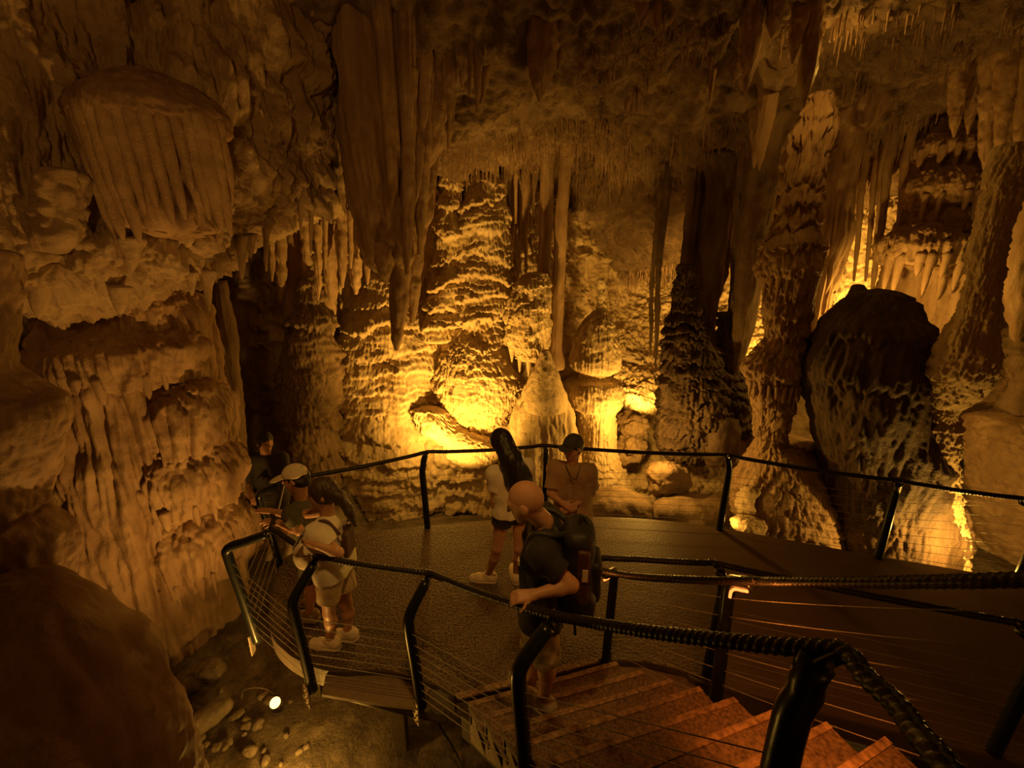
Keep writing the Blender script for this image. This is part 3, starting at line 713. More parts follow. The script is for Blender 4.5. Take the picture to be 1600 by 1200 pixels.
# --- right: knotted column
knot = thing('column', at(1215, 860, 5.3), 'tall knotted flowstone column with two bulging collars outside the rear railing', 'column')
formation('shaft', None, None, 5.3,
    [(150, 1264, 1298), (210, 1240, 1302), (290, 1226, 1282), (345, 1222, 1272), (372, 1206, 1270), (392, 1194, 1276), (425, 1190, 1274), (446, 1198, 1266), (480, 1198, 1262), (530, 1196, 1254), (556, 1178, 1250), (575, 1168, 1250), (600, 1176, 1240), (640, 1180, 1232), (688, 1186, 1224), (704, 1180, 1250), (750, 1158, 1280), (810, 1152, 1292), (880, 1150, 1300)],
    [('lump', .3, .04, 3), ('shelf', .26, .075, .6, .06), ('flute', .06, .03, 7), ('puff', .05, .012)], 'drip', 240, 380, 150, parent=knot)
for py, xa, xb, n, Ls in ((440, 1194, 1270, 11, .28), (602, 1170, 1245, 12, .22), (706, 1180, 1228, 8, .16)):
    c = at((xa + xb) / 2, py, 5.3); rr = metres((xb - xa) / 2, c)
    for i in range(n):
        a = math.pi * (1.02 + .96 * i / (n - 1))
        L = Ls * rng.uniform(.5, 1.1); r = rng.uniform(.014, .026)
        x, y = c[0] + rr * math.cos(a) * .96, c[1] + rr * math.sin(a) * .96
        V, F = revolve([(x, y, c[2] + .06, r * 1.5), (x, y, c[2] - L * .3, r), (x, y, c[2] - L * .7, r * .7), (x, y, c[2] - L, r * .2)], 10, 14, [('lump', .05, .008, 2)], 160 + i)
        mesh_ob('drip', V, F, M['drip'], knot)
formation('flowstone_mound', 'low dim flowstone mound with a fringe of drips at the foot of the knotted column', 'flowstone', 5.5,
    [(690, 1215, 1262), (720, 1190, 1285), (770, 1160, 1298), (840, 1150, 1300), (890, 1145, 1305)], FLOWSPEC, 'drip', 220, 130, 151)
formation('column', 'fluted column with a flared head reaching the ceiling, right of the knotted column', 'column', 6.2,
    [(150, 1300, 1372), (196, 1292, 1354), (215, 1298, 1348), (260, 1290, 1341), (330, 1282, 1330), (400, 1272, 1314), (470, 1262, 1296), (520, 1255, 1290)], RIBBED, 'drip', 110, 170, 152, up=True)
formation('flowstone_column', 'knobbly half-lit flowstone below the fluted column', 'column', 6.3,
    [(395, 1288, 1316), (440, 1270, 1312), (490, 1262, 1305), (540, 1262, 1300), (580, 1270, 1296)], FINESHELF, 'flow', 120, 120, 153)
for i, (px, pxb, t, b, wd, y) in enumerate([(1386, 1360, 278, 474, 13, 7.0), (1366, 1352, 300, 440, 7, 7.2), (1346, 1334, 310, 440, 8, 7.4), (1326, 1318, 320, 400, 7, 7.2), (1376, 1368, 290, 370, 5, 6.8), (1412, 1400, 285, 380, 8, 6.8)]):
    L = b - t; c = lambda f: px + (pxb - px) * f
    formation('stalactite', ['straight dark stalactite crossing the bright far recess', 'thin dark stalactite left of the straight one in the bright far recess', 'dark stalactite at the left side of the bright far recess', 'small stalactite hidden beside the fluted column', 'short straw at the top of the bright far recess', 'narrow stalactite touching the ledged tower'][i], 'stalactite', y,
        [(t - 20, px - wd * .6, px + wd * .6), (t + L * .4, c(.4) - wd * .48, c(.4) + wd * .48), (b, pxb - 1.5, pxb + 1.5)], [('lump', .15, .02, 3), ('flute', .05, .012, 12)], 'drip', 26, 70, 165 + i, base_low=False)
# --- right: ledged tower, leaning giant, bright seam, ribbed rock
tow = thing('flowstone_column', at(1465, 600, 6.6), 'massive ledged flowstone tower high on the far side, lit from below', 'column')
formation('core', None, None, 6.7,
    [(180, 1478, 1502), (215, 1450, 1526), (260, 1440, 1530), (320, 1432, 1532), (360, 1418, 1540), (410, 1402, 1546), (460, 1396, 1550), (510, 1390, 1556), (600, 1385, 1560)],
    [('lump', .5, .07, 3), ('shelf', .42, .09, .4, .09), ('flute', .09, .035, 10), ('puff', .08, .015)], 'drip', 240, 220, 170, parent=tow)
ledge(tow, 6.6, 232, 1440, 1530, 16, 24, 431, teeth=8, tl=.22, tr=(.03, .05))
ledge(tow, 6.5, 300, 1424, 1522, 22, 34, 432, teeth=9, tl=.30, tr=(.03, .05))
ledge(tow, 6.5, 345, 1440, 1544, 22, 30, 433, teeth=9, tl=.3, tr=(.03, .05))
ledge(tow, 6.35, 388, 1388, 1492, 26, 34, 434, teeth=10, tl=.42, tr=(.03, .055))
ledge(tow, 6.4, 424, 1436, 1548, 24, 28, 435, teeth=9, tl=.3, tr=(.03, .05))
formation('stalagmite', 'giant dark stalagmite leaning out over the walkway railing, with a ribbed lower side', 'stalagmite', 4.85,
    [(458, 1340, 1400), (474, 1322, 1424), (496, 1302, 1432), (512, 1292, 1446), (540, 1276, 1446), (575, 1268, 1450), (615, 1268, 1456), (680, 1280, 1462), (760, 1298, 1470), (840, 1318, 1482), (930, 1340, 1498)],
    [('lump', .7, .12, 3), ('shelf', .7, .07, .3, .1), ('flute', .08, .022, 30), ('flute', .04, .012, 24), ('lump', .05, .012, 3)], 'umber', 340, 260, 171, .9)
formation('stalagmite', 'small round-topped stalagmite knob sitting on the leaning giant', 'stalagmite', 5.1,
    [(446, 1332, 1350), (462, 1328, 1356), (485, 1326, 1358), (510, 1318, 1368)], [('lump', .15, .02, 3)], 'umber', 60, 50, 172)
formation('flowstone_column', 'bright seam of flowstone running down beside the leaning giant to the floor lamp', 'column', 4.1,
    [(230, 1562, 1610, -.1), (300, 1545, 1588, -.18), (395, 1524, 1562, -.22), (440, 1516, 1556, -.20), (490, 1504, 1550, -.18), (540, 1480, 1546, -.14), (585, 1464, 1540, -.08), (615, 1462, 1522, 0), (640, 1466, 1496, .06), (690, 1466, 1494, .12), (740, 1470, 1496, .17), (800, 1476, 1502, .22), (860, 1482, 1508, .27), (920, 1488, 1514, .32)],
    [('lump', .2, .03, 3), ('shelf', .15, .032, .5, .05), ('flute', .045, .02, 14), ('puff', .035, .012)], 'flow', 200, 340, 173)
formation('rock', 'ribbed rounded rock behind the walkway at the right edge of the frame', 'rock', 5.6,
    [(655, 1545, 1640), (690, 1515, 1680), (740, 1496, 1710), (800, 1492, 1720), (860, 1496, 1720), (950, 1500, 1720)],
    [('lump', .4, .08, 3), ('shelf', .13, .06, .4, .10), ('puff', .12, .03)], 'drip', 260, 170, 174)
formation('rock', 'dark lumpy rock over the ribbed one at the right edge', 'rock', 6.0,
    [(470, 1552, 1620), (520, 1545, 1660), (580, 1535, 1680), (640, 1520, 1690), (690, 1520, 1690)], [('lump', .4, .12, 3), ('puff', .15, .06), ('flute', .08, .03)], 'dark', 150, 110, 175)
for i, (px, t, b, wd, y) in enumerate([(1588, 440, 535, 26, 5.6), (1535, 470, 520, 22, 5.8), (1562, 420, 500, 16, 6.2)]):
    formation('stalactite', ['broad pale hanging stalactite at the right edge, mid height', 'stub beside the bright flowstone seam', 'small stalactite between the stub and the pale one'][i], 'stalactite', y,
        [(t - 20, px - wd * .6, px + wd * .6), (t + (b - t) * .5, px - wd * .5, px + wd * .5), (b, px - 3, px + 3)], [('lump', .12, .02, 3), ('flute', .05, .02, 9)], 'drip', 36, 50, 180 + i, base_low=False)

# --- ceiling stalactites
ceil_list = [  # px top, px tip, top, tip, width, y, label
    (702, 703, -30, 210, 24, 4.9, 'stalactite right beside the huge fluted one at the top edge'),
    (721, 722, -30, 140, 22, 4.9, 'second stalactite of the row right of the huge one'),
    (738, 733, -30, 150, 10, 4.7, 'thin stalactite, third of the row right of the huge one'),
    (752, 745, -30, 178, 17, 4.8, 'long dark-edged stalactite, fourth of the row right of the huge one'),
    (766, 757, -30, 92, 12, 4.7, 'short stalactite, fifth of the row right of the huge one'),
    (786, 752, -30, 165, 20, 4.9, 'slanting stalactite, sixth of the row right of the huge one'),
    (706, 701, 130, 235, 12, 5.2, 'slim stalactite half hidden by the huge fluted one'),
    (860, 842, -40, 160, 58, 4.6, 'thick dark tapering stalactite at the top edge, middle'),
    (888, 872, -40, 110, 18, 4.7, 'narrow companion stalactite of the thick tapering one'),
    (1004, 1002, -30, 46, 24, 4.3, 'dark stalactite, left of the trio at the top edge'),
    (1028, 1026, -30, 54, 20, 4.3, 'dark stalactite, middle of the trio at the top edge'),
    (1052, 1048, -30, 36, 18, 4.3, 'dark stalactite, right of the trio at the top edge'),
    (1278, 1255, -30, 170, 28, 4.5, 'long spear-like stalactite next to the ceiling glow'),
    (1258, 1238, -30, 100, 26, 4.5, 'dark stalactite behind the spear-like one'),
    (1222, 1205, -30, 60, 30, 4.5, 'dark hanging blade left of the spear-like stalactite'),
    (1180, 1164, -30, 148, 34, 4.6, 'dark tapering stalactite with a nipple tip, left of the blades'),
    (1206, 1186, 80, 266, 30, 5.6, 'dim stalactite hanging over the knotted column'),
    (1188, 1178, 190, 262, 18, 6.0, 'small dim stalactite left of the knotted column top'),
    (982, 977, 148, 180, 8, 5.6, 'tiny stalactite, left of three on the ceiling slope'),
    (990, 986, 145, 184, 8, 5.6, 'tiny stalactite, middle of three on the ceiling slope'),
    (998, 995, 140, 176, 7, 5.6, 'tiny stalactite, right of three on the ceiling slope'),
    (1120, 1108, 60, 170, 12, 5.2, 'thin stalactite on the dark ceiling slope'),
    (1500, 1490, 130, 215, 20, 5.8, 'dim stalactite over the ledged tower, leftmost'),
    (1524, 1512, 128, 210, 18, 5.8, 'dim stalactite over the ledged tower, second'),
    (1552, 1538, 120, 270, 26, 5.6, 'long dark stalactite right of the ledged tower'),
    (1580, 1562, 110, 275, 30, 5.4, 'broad dark stalactite near the right edge at the top'),
    (1608, 1588, 110, 280, 30, 5.3, 'dark stalactite cut by the right edge at the top'),
    (1576, 1558, 250, 400, 18, 6.2, 'slanting dark stalactite against the bright wall, right edge'),
    (1598, 1578, 255, 370, 14, 6.0, 'shorter slanting stalactite at the right edge'),
]
for i, (px, pxb, t, b, wd, y, lb) in enumerate(ceil_list):
    L = b - t; c = lambda f: px + (pxb - px) * f
    formation('stalactite', lb, 'stalactite', y, [(t - 25, px - wd * .65, px + wd * .65), (t + L * .3, c(.3) - wd * .5, c(.3) + wd * .5), (t + L * .7, c(.7) - wd * .34, c(.7) + wd * .34), (b, pxb - 1.2, pxb + 1.2)],
        [('lump', .2, .03, 3), ('flute', .05, .02, 14), ('lump', .04, .006, 2)], 'drip', 40, 80, 200 + i, base_low=False)

# --- straw fringe of the ceiling (past counting)
rng = random.Random(9)
items = []
def straws(n, poly, L0, L1, r0, r1):
    xs = [q[0] for q in poly]; ys = [q[1] for q in poly]
    k = 0; tries = 0
    while k < n and tries < n * 40:
        tries += 1
        x, y = rng.uniform(min(xs), max(xs)), rng.uniform(min(ys), max(ys))
        ins = False
        for (x1, y1), (x2, y2) in zip(poly, poly[1:] + poly[:1]):
            if (y1 > y) != (y2 > y) and x < (x2 - x1) * (y - y1) / (y2 - y1) + x1: ins = not ins
        if not ins: continue
        h = hang(x, y)
        if h is None: continue
        k += 1
        items.append((h, rng.uniform(L0, L1) * rng.uniform(.4, 1), rng.uniform(r0, r1)))
straws(900, [(690, 235), (800, 205), (900, 180), (985, 190), (1000, 300), (880, 300), (760, 300), (690, 275)], .10, .42, .006, .014)
straws(420, [(880, 250), (1010, 230), (1100, 190), (1200, 170), (1230, 280), (1100, 300), (900, 330)], .06, .3, .006, .014)
straws(420, [(900, 440), (1130, 400), (1180, 440), (1120, 500), (900, 490)], .15, .6, .012, .024)
straws(260, [(1280, 200), (1500, 160), (1500, 280), (1290, 310)], .1, .4, .008, .018)
straws(160, [(900, 60), (1150, 0), (1150, 120), (900, 190)], .05, .22, .006, .015)
straws(200, [(1180, 10), (1600, 10), (1600, 150), (1300, 160)], .05, .25, .006, .016)
stuff_cones('straw_stalactites', items, 'drip', None, 'mass of thin soda-straw stalactites hanging from the sloping ceiling', 'stalactites')

# --- rocks on the cave floor
def stone(name, label, c, dims, seed, mat='stone', rot=0, cat='rock', n=48, rough=.25, group=None):
    u = np.linspace(0, np.pi, n // 2)[None, :]; v = np.linspace(0, 2 * np.pi, n, endpoint=False)[:, None]
    d = np.stack([np.cos(v) * np.sin(u), np.sin(v) * np.sin(u), np.cos(u) + 0 * v], -1).reshape(-1, 3)
    p = np.sign(d) * np.abs(d) ** .75
    sc = np.array(dims) / 2
    q = p * sc
    k = disp(q + np.array(c) * 3, [('lump', max(dims) * .45, rough * min(dims), 3), ('puff', max(dims) * .2, rough * .3 * min(dims))], seed)
    q = q + d * k[:, None]
    cr_, sr_ = math.cos(rot), math.sin(rot)
    V = np.stack([q[:, 0] * cr_ - q[:, 1] * sr_, q[:, 0] * sr_ + q[:, 1] * cr_, q[:, 2]], 1) + np.array(c)
    o = mesh_ob(name, V, grid_faces(n, n // 2, True), M[mat], None, np.array([c[0], c[1], c[2] - dims[2] / 2]))
    return tag(o, label, cat, group)
stone('rock_slab', 'long weathered stalactite fragment lying on the cave floor near the floor spotlight', on(300, 1140, -.86), (.62, .17, .16), 301, 'stone', .92, 'rock', 90, .2)
stone('stone_block', 'squared stone block lying by the foot of the tiered stalagmite', on(330, 1048, -.85), (.30, .2, .14), 302, 'stone', -.1)
stone('rock', 'flat rock wedged between the stone block and the tiered stalagmite', on(290, 1068, -.88), (.34, .22, .1), 303, 'soil')
stone('boulder', 'rounded shaded boulder behind the rear railing, right of the capped visitor', at(966, 800, 5.6), (1.0, .7, .62), 305, 'dark', 0, 'rock', 90, .14)
stone('rock', 'ledged rock lit on its face behind the rear railing, below the warty cluster', at(1046, 752, 5.9), (.72, .5, .62), 306, 'dark', .2, 'rock', 110, .24)
stone('rock', 'dark topped rock lump right of the bulbous stalagmite', at(988, 662, 6.7), (.50, .5, .34), 307, 'dark', .2, 'rock', 90, .3)
stone('rock', 'second dark rock lump stacked under the first, right of the bulbous stalagmite', at(985, 700, 6.6), (.62, .5, .46), 308, 'dark', .6, 'rock', 90, .3)
stone('rock', 'small bright rock lit from beside, at the foot of the knotted column', at(1166, 782, 5.0), (.24, .3, .5), 309, 'flow', 0, 'rock', 70, .35)
stone('rock', 'flat lit rock at the deck edge by the foot of the knotted column', at(1170, 822, 4.75), (.42, .3, .2), 310, 'flow', .3, 'rock', 70, .3)
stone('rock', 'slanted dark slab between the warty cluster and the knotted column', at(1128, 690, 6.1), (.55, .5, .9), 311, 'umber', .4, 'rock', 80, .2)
stone('boulder', 'wide shaded boulder under the walkway railing before the knotted column', at(1080, 800, 5.5), (1.1, .6, .5), 312, 'dark', 0, 'rock', 80, .15)
rng = random.Random(31)
for i in range(46):
    px, py = rng.uniform(225, 480), rng.uniform(1060, 1195)
    c = on(px, py, -.97); s_ = rng.uniform(.03, .09)
    c[2] = -1.0 + .02
    stone('pebble', 'loose pebble on the cave floor below the deck', c, (s_ * 1.4, s_, s_ * .8), 320 + i, 'stone', rng.uniform(0, 3), 'pebble', 12, .2, 'pebbles on the cave floor')

# ------------------------------------------------------------------ platform and walkway
def prism3(poly, z0, z1):
    return prism([(p[0], p[1]) for p in poly], z0, z1)
far_px = [(430, 884), (470, 858), (520, 842), (580, 831), (640, 825), (700, 820), (770, 814), (840, 810), (920, 808), (1000, 811), (1064, 817), (1130, 826), (1220, 842), (1330, 862), (1470, 886), (1600, 908)]
far_edge = [tuple(on(a, b, 0)[:2]) for a, b in far_px]
far_edge += [(far_edge[-1][0] + 2.5, far_edge[-1][1] - .77)]
near_edge = [(7.5, .5), (3.04, 1.94), (1.55, 2.40), (1.35, 2.52), (1.05, 2.60), (.72, 2.62), (-.42, 2.33), (-.62, 2.43), (-1.0, 2.53), (-1.42, 2.53), (-1.75, 2.64), (-2.02, 2.82), (-2.2, 3.06), (-2.36, 3.4), (-2.48, 3.75)]
outline = far_edge + near_edge
plat = thing('viewing_platform', (0, 3.4, -.9), 'curved viewing platform and walkway with a gritty dark deck and rear railing posts', 'platform')
V, F = prism(outline, -.09, 0.0)
deck = mesh_ob('deck', V, F, M['deck'], plat, None, False)
def strip_along(path, wdt, z0, z1):
    P = np.array(path); T = np.gradient(P, axis=0); T /= np.linalg.norm(T, axis=1)[:, None]
    Nn = np.stack([-T[:, 1], T[:, 0]], 1)
    V = []; F = []
    for p, n in zip(P, Nn):
        for d, z in ((-wdt / 2, z0), (wdt / 2, z0), (wdt / 2, z1), (-wdt / 2, z1)):
            V.append((p[0] + n[0] * d, p[1] + n[1] * d, z))
    for i in range(len(P) - 1):
        for k in range(4):
            F.append((i * 4 + k, i * 4 + (k + 1) % 4, i * 4 + 4 + (k + 1) % 4, i * 4 + 4 + k))
    F += [(3, 2, 1, 0), tuple(range(len(V) - 4, len(V)))]
    return np.array(V), F
V, F = strip_along(cr(np.array(far_edge), 60), .03, -.16, -.004)
mesh_ob('edge_channel', V, F, M['beam'], plat, None, False)
V, F = strip_along(cr(np.array(near_edge[6:]), 40), .03, -.17, -.003)
mesh_ob('edge_channel', V, F, M['beam'], plat, None, False)
V, F = strip_along(cr(np.array(near_edge[:6]), 30), .03, -.17, -.003)
mesh_ob('edge_channel', V, F, M['beam'], plat, None, False)
V, F = prism([(-1.47, 2.53), (-1.43, 2.37), (-1.05, 2.31), (-.70, 2.27), (-.62, 2.42), (-1.0, 2.525)], -.075, -.05)
tag(mesh_ob('infill_board', V, F, M['edge'], plat, None, False), 'pale infill board between two railing posts')
V, F = prism([(.78, 2.60), (.80, 2.36), (1.36, 2.30), (1.44, 2.38), (1.36, 2.50), (1.05, 2.585)], -.075, -.05)
tag(mesh_ob('infill_board', V, F, M['edge'], plat, None, False), 'rounded infill board beside the stairs')
V, F = tube([(-1.45, 2.48, -.16), (-1.0, 2.42, -.24), (-.5, 2.36, -.30)], .025, 8)
mesh_ob('brace', V, F, M['beam'], plat)
for (x, y) in ((-.95, 2.62), (-1.9, 3.1), (.2, 3.0), (2.2, 2.6), (-.3, 4.0), (2.0, 3.9), (4.0, 2.9)):
    V, F = box((x, y, -.62), .10, .10, 1.0)
    mesh_ob('leg', V, F, M['beam'], plat, None, False)
V, F = box((-.5, 2.75, -.17), 1.9, .10, .14, X=(.97, -.05, 0), Y=(.05, .97, 0))
mesh_ob('beam', V, F, M['beam'], plat, None, False)

# ------------------------------------------------------------------ staircase
RISE = .165
Rk = [(.68, 2.63), (.79, 2.45), (.90, 2.24), (1.01, 2.04), (1.10, 1.86), (1.18, 1.67), (1.27, 1.49), (1.34, 1.31), (1.40, 1.14), (1.45, .97), (1.50, .79), (1.54, .6), (1.57, .4)]
Lk = [(-.42, 2.33), (-.30, 2.14), (-.18, 1.94), (-.06, 1.75), (.055, 1.565), (.17, 1.38), (.28, 1.18), (.38, .98), (.47, .77), (.55, .55), (.61, .33), (.66, .1), (.70, -.1)]
stair = thing('staircase', (.2, 2.3, -1.0), 'open-sided winding metal staircase with gritty treads and worn nosing strips', 'stairs')
def lerp(a, b, t): return (a[0] + (b[0] - a[0]) * t, a[1] + (b[1] - a[1]) * t)
for k in range(0, 12):
    z = k * RISE
    L0, R0, L1, R1 = Lk[k], Rk[k], Lk[k + 1], Rk[k + 1]
    a = lerp(L0, L1, 1.25); b = lerp(R0, R1, 1.25)
    if k > 0:
        V, F = prism([L0, a, b, R0], z - .05, z)
        t = mesh_ob('tread', V, F, M['tread'], stair, None, False)
    n0, n1 = lerp(L0, L1, .02), lerp(R0, R1, .02)
    f = .13 if k else .2
    V, F = prism([lerp(L0, L1, -.02), lerp(L0, L1, f), lerp(R0, R1, f), lerp(R0, R1, -.02)], z - .012, z + .006)
    if k > 0:
        nz = mesh_ob('nosing', V, F, M['nosing'], stair, None, False)
        nz.parent = t
        nz.location = Vector(nz.location) - Vector(t.location)
    else:
        mesh_ob('nosing', V, F, M['nosing'], stair, None, False)
    if k > 0:
        # pale saw-tooth side plate and closed riser
        d = np.array([L1[0] - L0[0], L1[1] - L0[1], 0]); d /= np.linalg.norm(d)
        nrm = np.array([d[1], -d[0], 0]) * .008
        A = np.array([*L0, z - .004]) - nrm * 2; B = np.array([*L0, z - .36]) - nrm * 2; C = np.array([*L1, z - .20]) - nrm * 2
        if k < 7:
            V = np.array([A, B, C, A + nrm, B + nrm, C + nrm])
            mesh_ob('side_plate', V, [(0, 1, 2), (5, 4, 3), (0, 3, 4, 1), (1, 4, 5, 2), (2, 5, 3, 0)], M['white_plate'], stair, None, False)
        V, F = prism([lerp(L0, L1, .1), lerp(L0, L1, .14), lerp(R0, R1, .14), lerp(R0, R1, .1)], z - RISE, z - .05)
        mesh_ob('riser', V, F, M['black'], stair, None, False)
for E_, off in ((Lk, .05), (Rk, -.12)):
    c = np.array(Lk[6]) - np.array(Rk[6]); c /= np.linalg.norm(c)
    pth = [(p[0] - c[0] * off, p[1] - c[1] * off, k * RISE - .33) for k, p in enumerate(E_[:12])]
    P = cr(np.array(pth), 40)
    V = []; F = []
    for p in P:
        for dx, dz in ((-.012, -.11), (.012, -.11), (.012, .11), (-.012, .11)):
            V.append((p[0] + c[0] * dx, p[1] + c[1] * dx, p[2] + dz))
    for i in range(len(P) - 1):
        for q in range(4):
            F.append((i * 4 + q, i * 4 + (q + 1) % 4, i * 4 + 4 + (q + 1) % 4, i * 4 + 4 + q))
    F += [(3, 2, 1, 0), tuple(range(len(V) - 4, len(V)))]
    mesh_ob('stringer', np.array(V), F, M['beam'], stair, None, False)

# ------------------------------------------------------------------ railings
def unit(v):
    v = np.asarray(v, float); return v / (np.linalg.norm(v) + 1e-9)
def post_path(b, top, lean=.05, knee=.80):
    b = np.asarray(b, float); top = np.asarray(top, float)
    u = top - b; u[2] = 0; d = np.linalg.norm(u); u = unit(u) if d > .02 else np.array([0, -1.0, 0])
    h = top[2] - b[2]
    K = b - u * lean + np.array([0, 0, h * knee])
    E = top - u * .035 - np.array([0, 0, .045])
    P = [b, b - u * lean * .5 + np.array([0, 0, h * knee * .5]), K - np.array([0, 0, .06]) , K + u * .015 + np.array([0, 0, .03]), K * .5 + E * .5 + np.array([0, 0, .014]), E]
    return np.array(P), u
def add_post(rail, b, top, lean=.05, knee=.80, R=.038, foot=True, led=None, side=True):
    P, u = post_path(b, top, lean, knee)
    V, F = tube(P, [R, R, R, R, R * .98, R * .9], 16, .03)
    po = mesh_ob('post', V, F, M['steel'], rail)
    v = np.cross(u, [0, 0, 1.0])
    E = P[-1]; top = np.asarray(top, float)
    d = unit(top - E)
    pr = []
    for s in (-1, 1):                               # two lugs that carry the rope
        pr.append(box(E + d * .03 + v * s * .012, .008, .03, .085, X=v, Y=np.cross(d, v), Z=d))
    V, F = join(pr)
    lug = mesh_ob('rope_lug', V, F, M['steel'], po, None, False)
    bt = []
    for q in (.0, .04):
        c = E + d * (.025 + q)
        for s in (-1, 1):
            bt.append(tube([c + v * s * .014, c + v * s * .026], .009, 8))
    V, F = join(bt)
    mesh_ob('lug_bolts', V, F, M['bolt'], po, None, False)
    if foot:
        c = P[0] + np.array([0, 0, -.02])
        V, F = box(c - u * (R + .008), .065, .010, .20, X=v, Y=u)
        mesh_ob('foot_plate', V, F, M['plate'], po, None, False)
        bb = []
        for zz in (-.06, 0, .06):
            for s in (-.018, .018):
                q = c - u * (R + .012) + v * s + np.array([0, 0, zz])
                bb.append(tube([q, q - u * .012], .008, 6))
        V, F = join(bb)
        mesh_ob('foot_bolts', V, F, M['bolt'], po, None, False)
    if led:
        lo, hi, offv = led
        path, s = polyline(P, .02)
        i0, i1 = int(lo * len(path)), int(hi * len(path))
        seg = path[i0:i1] + np.asarray(offv)
        V, F = tube(seg, .008, 8, None, caps=True)
        mesh_ob('led_strip', V, F, M['glow_r'], po)
    return po, polyline(P, .02)[0]
def cables(rail, paths, n=8, f0=.10, f1=.66, R=.0022, sag=.0):
    for k in range(n):
        f = f0 + (f1 - f0) * k / (n - 1)
        pts = []
        for p in paths:
            q = p[min(len(p) - 1, int(f * len(p)))]
            if pts:
                a = pts[-1]
                for t in (.25, .5, .75):
                    pts.append(a * (1 - t) + q * t - np.array([0, 0, sag * 4 * t * (1 - t)]))
            pts.append(q)
        V, F = tube(np.array(pts), R, 5)
        mesh_ob('cable', V, F, M['wire'], rail)
def rope(rail, pts, R=.021, n=12, step=.008, sag=.015, name='rope_handrail'):
    P = [np.asarray(pts[0], float)]
    for a, b in zip(pts[:-1], pts[1:]):
        a = np.asarray(a, float); b = np.asarray(b, float); L = np.linalg.norm(b - a)
        for t in ((.15, .5, .85) if L > .5 else (.5,)):
            P.append(a * (1 - t) + b * t - np.array([0, 0, sag * min(L, 1.6) * 4 * t * (1 - t)]))
        P.append(b)
    V, F = tube(np.array(P), R * 1.06, n, step, 3, .078)
    return mesh_ob(name, V, F, M['rope'], rail)

# rear railing, from the right edge round to the left
back = thing('rear_railing', tuple(on(668, 822, 0)), 'long rear railing of dark posts and thin wires along the far deck edge', 'railing')
tops = []; paths = []
spec = [((1590, 907), (1598, 779), .06), ((1372, 872), (1405, 751), .03), ((1124, 827), (1135, 711), .02), ((850, 812), (850, 696), .02), ((668, 824), (669, 706), .02), ((437, 880), (443, 750), .10)]
ext_b, ext_t = on(1590, 907, 0) + np.array([2.2, -.7, 0]), on(1598, 779, 1.0) + np.array([2.2, -.7, 0])
for b, t, ln in spec:
    B = on(*b, 0); T = on(*t, 1.0)
    po, pp = add_post(back, B, T, ln, foot=False)
    tops.append(T); paths.append(pp)
rope(back, [ext_t] + tops, .022, 10, .011)
cables(back, [pp for pp in [paths[0] + np.array([2.2, -.7, 0])] + paths], 9, .06, .72, .0022)

# near railing, round the left curve of the deck and up the stairs
near = thing('curved_railing', (-1.5, 2.44, -.2), 'near railing curving round the platform and climbing beside the stairs, with a thick twisted rope', 'railing')
Tn = [on(443, 750, 1.0)]; Pn = [paths[-1]]
spec = [(on(402, 1002, -.10), on(424, 826, 1.0), .09), (on(489, 1078, -.10), on(496, 870, 1.0), .04), (on(659, 1104, -.10), on(673, 896, .99), .05)]
for B, T, ln in spec:
    po, pp = add_post(near, B, T, ln, .84 if ln > .08 else .76)
    Tn.append(T); Pn.append(pp)
T4 = on(868, 962, 1.46); T5 = on(1312, 1018, 2.16)
po, pp = add_post(near, (.075, 1.50, .45), T4, .05, .78, .038)
Tn.append(T4); Pn.append(pp)
po, pp = add_post(near, (.70, .775, 1.2), T5, .0, .82, .041)
Tn.append(T5); Pn.append(pp)
Tn += [on(1400, 1100, 2.21), on(1482, 1202, 2.27), np.array([.55, .1, 2.36]), np.array([.25, -.25, 2.5])]
rope(near, Tn, .021, 14, .006)
cables(near, Pn, 8, .10, .64, .0022)

# inner railing: from the stair foot along the walkway, and the stair's own right side
inner = thing('walkway_railing', tuple(on(1100, 1070, 0)), 'inner walkway railing whose rope loops back round the stair foot', 'railing')
loop = [on(1183, 908, 1.50), on(1060, 905, 1.28), on(985, 900, 1.08), on(945, 893, 1.0), on(928, 885, 1.0), on(926, 876, 1.01), on(945, 872, 1.01), on(1000, 874, 1.0)]
W1, W2 = on(1117, 880, 1.0), on(1588, 973, 1.0)
wpaths = []
po, pp = add_post(inner, on(1102, 1066, -.06), W1, .02, .85); wpaths.append(pp)
po, pp = add_post(inner, on(1545, 1190, -.08), W2, .03, .85); wpaths.append(pp)
W3 = W2 + (W2 - W1) * 1.2
S0, S3 = on(1183, 908, 1.50), on(1640, 905, 2.22)
rope(inner, [S3 + np.array([.05, -.5, .3]), S3, S0] + loop[1:] + [W1, W2, W3], .021, 12, .008, .008)
po, ps1 = add_post(inner, on(946, 1034, .0), on(944, 894, .985), .06, .80, .034, led=(.82, .96, (-.03, -.03, -.03)))
po, ps2 = add_post(inner, (1.24, 1.90, .36), S0, .06, .82, .036, led=(.76, .95, (-.012, -.042, -.02)))
cables(inner, [ps1] + [wpaths[0], wpaths[1], wpaths[1] + (W2 - W1) * 1.2], 8, .10, .68, .0021)
far_s = ps2 + (S3 - S0) * 1.15
cables(inner, [ps1, ps2, far_s], 7, .12, .70, .0021, .012)

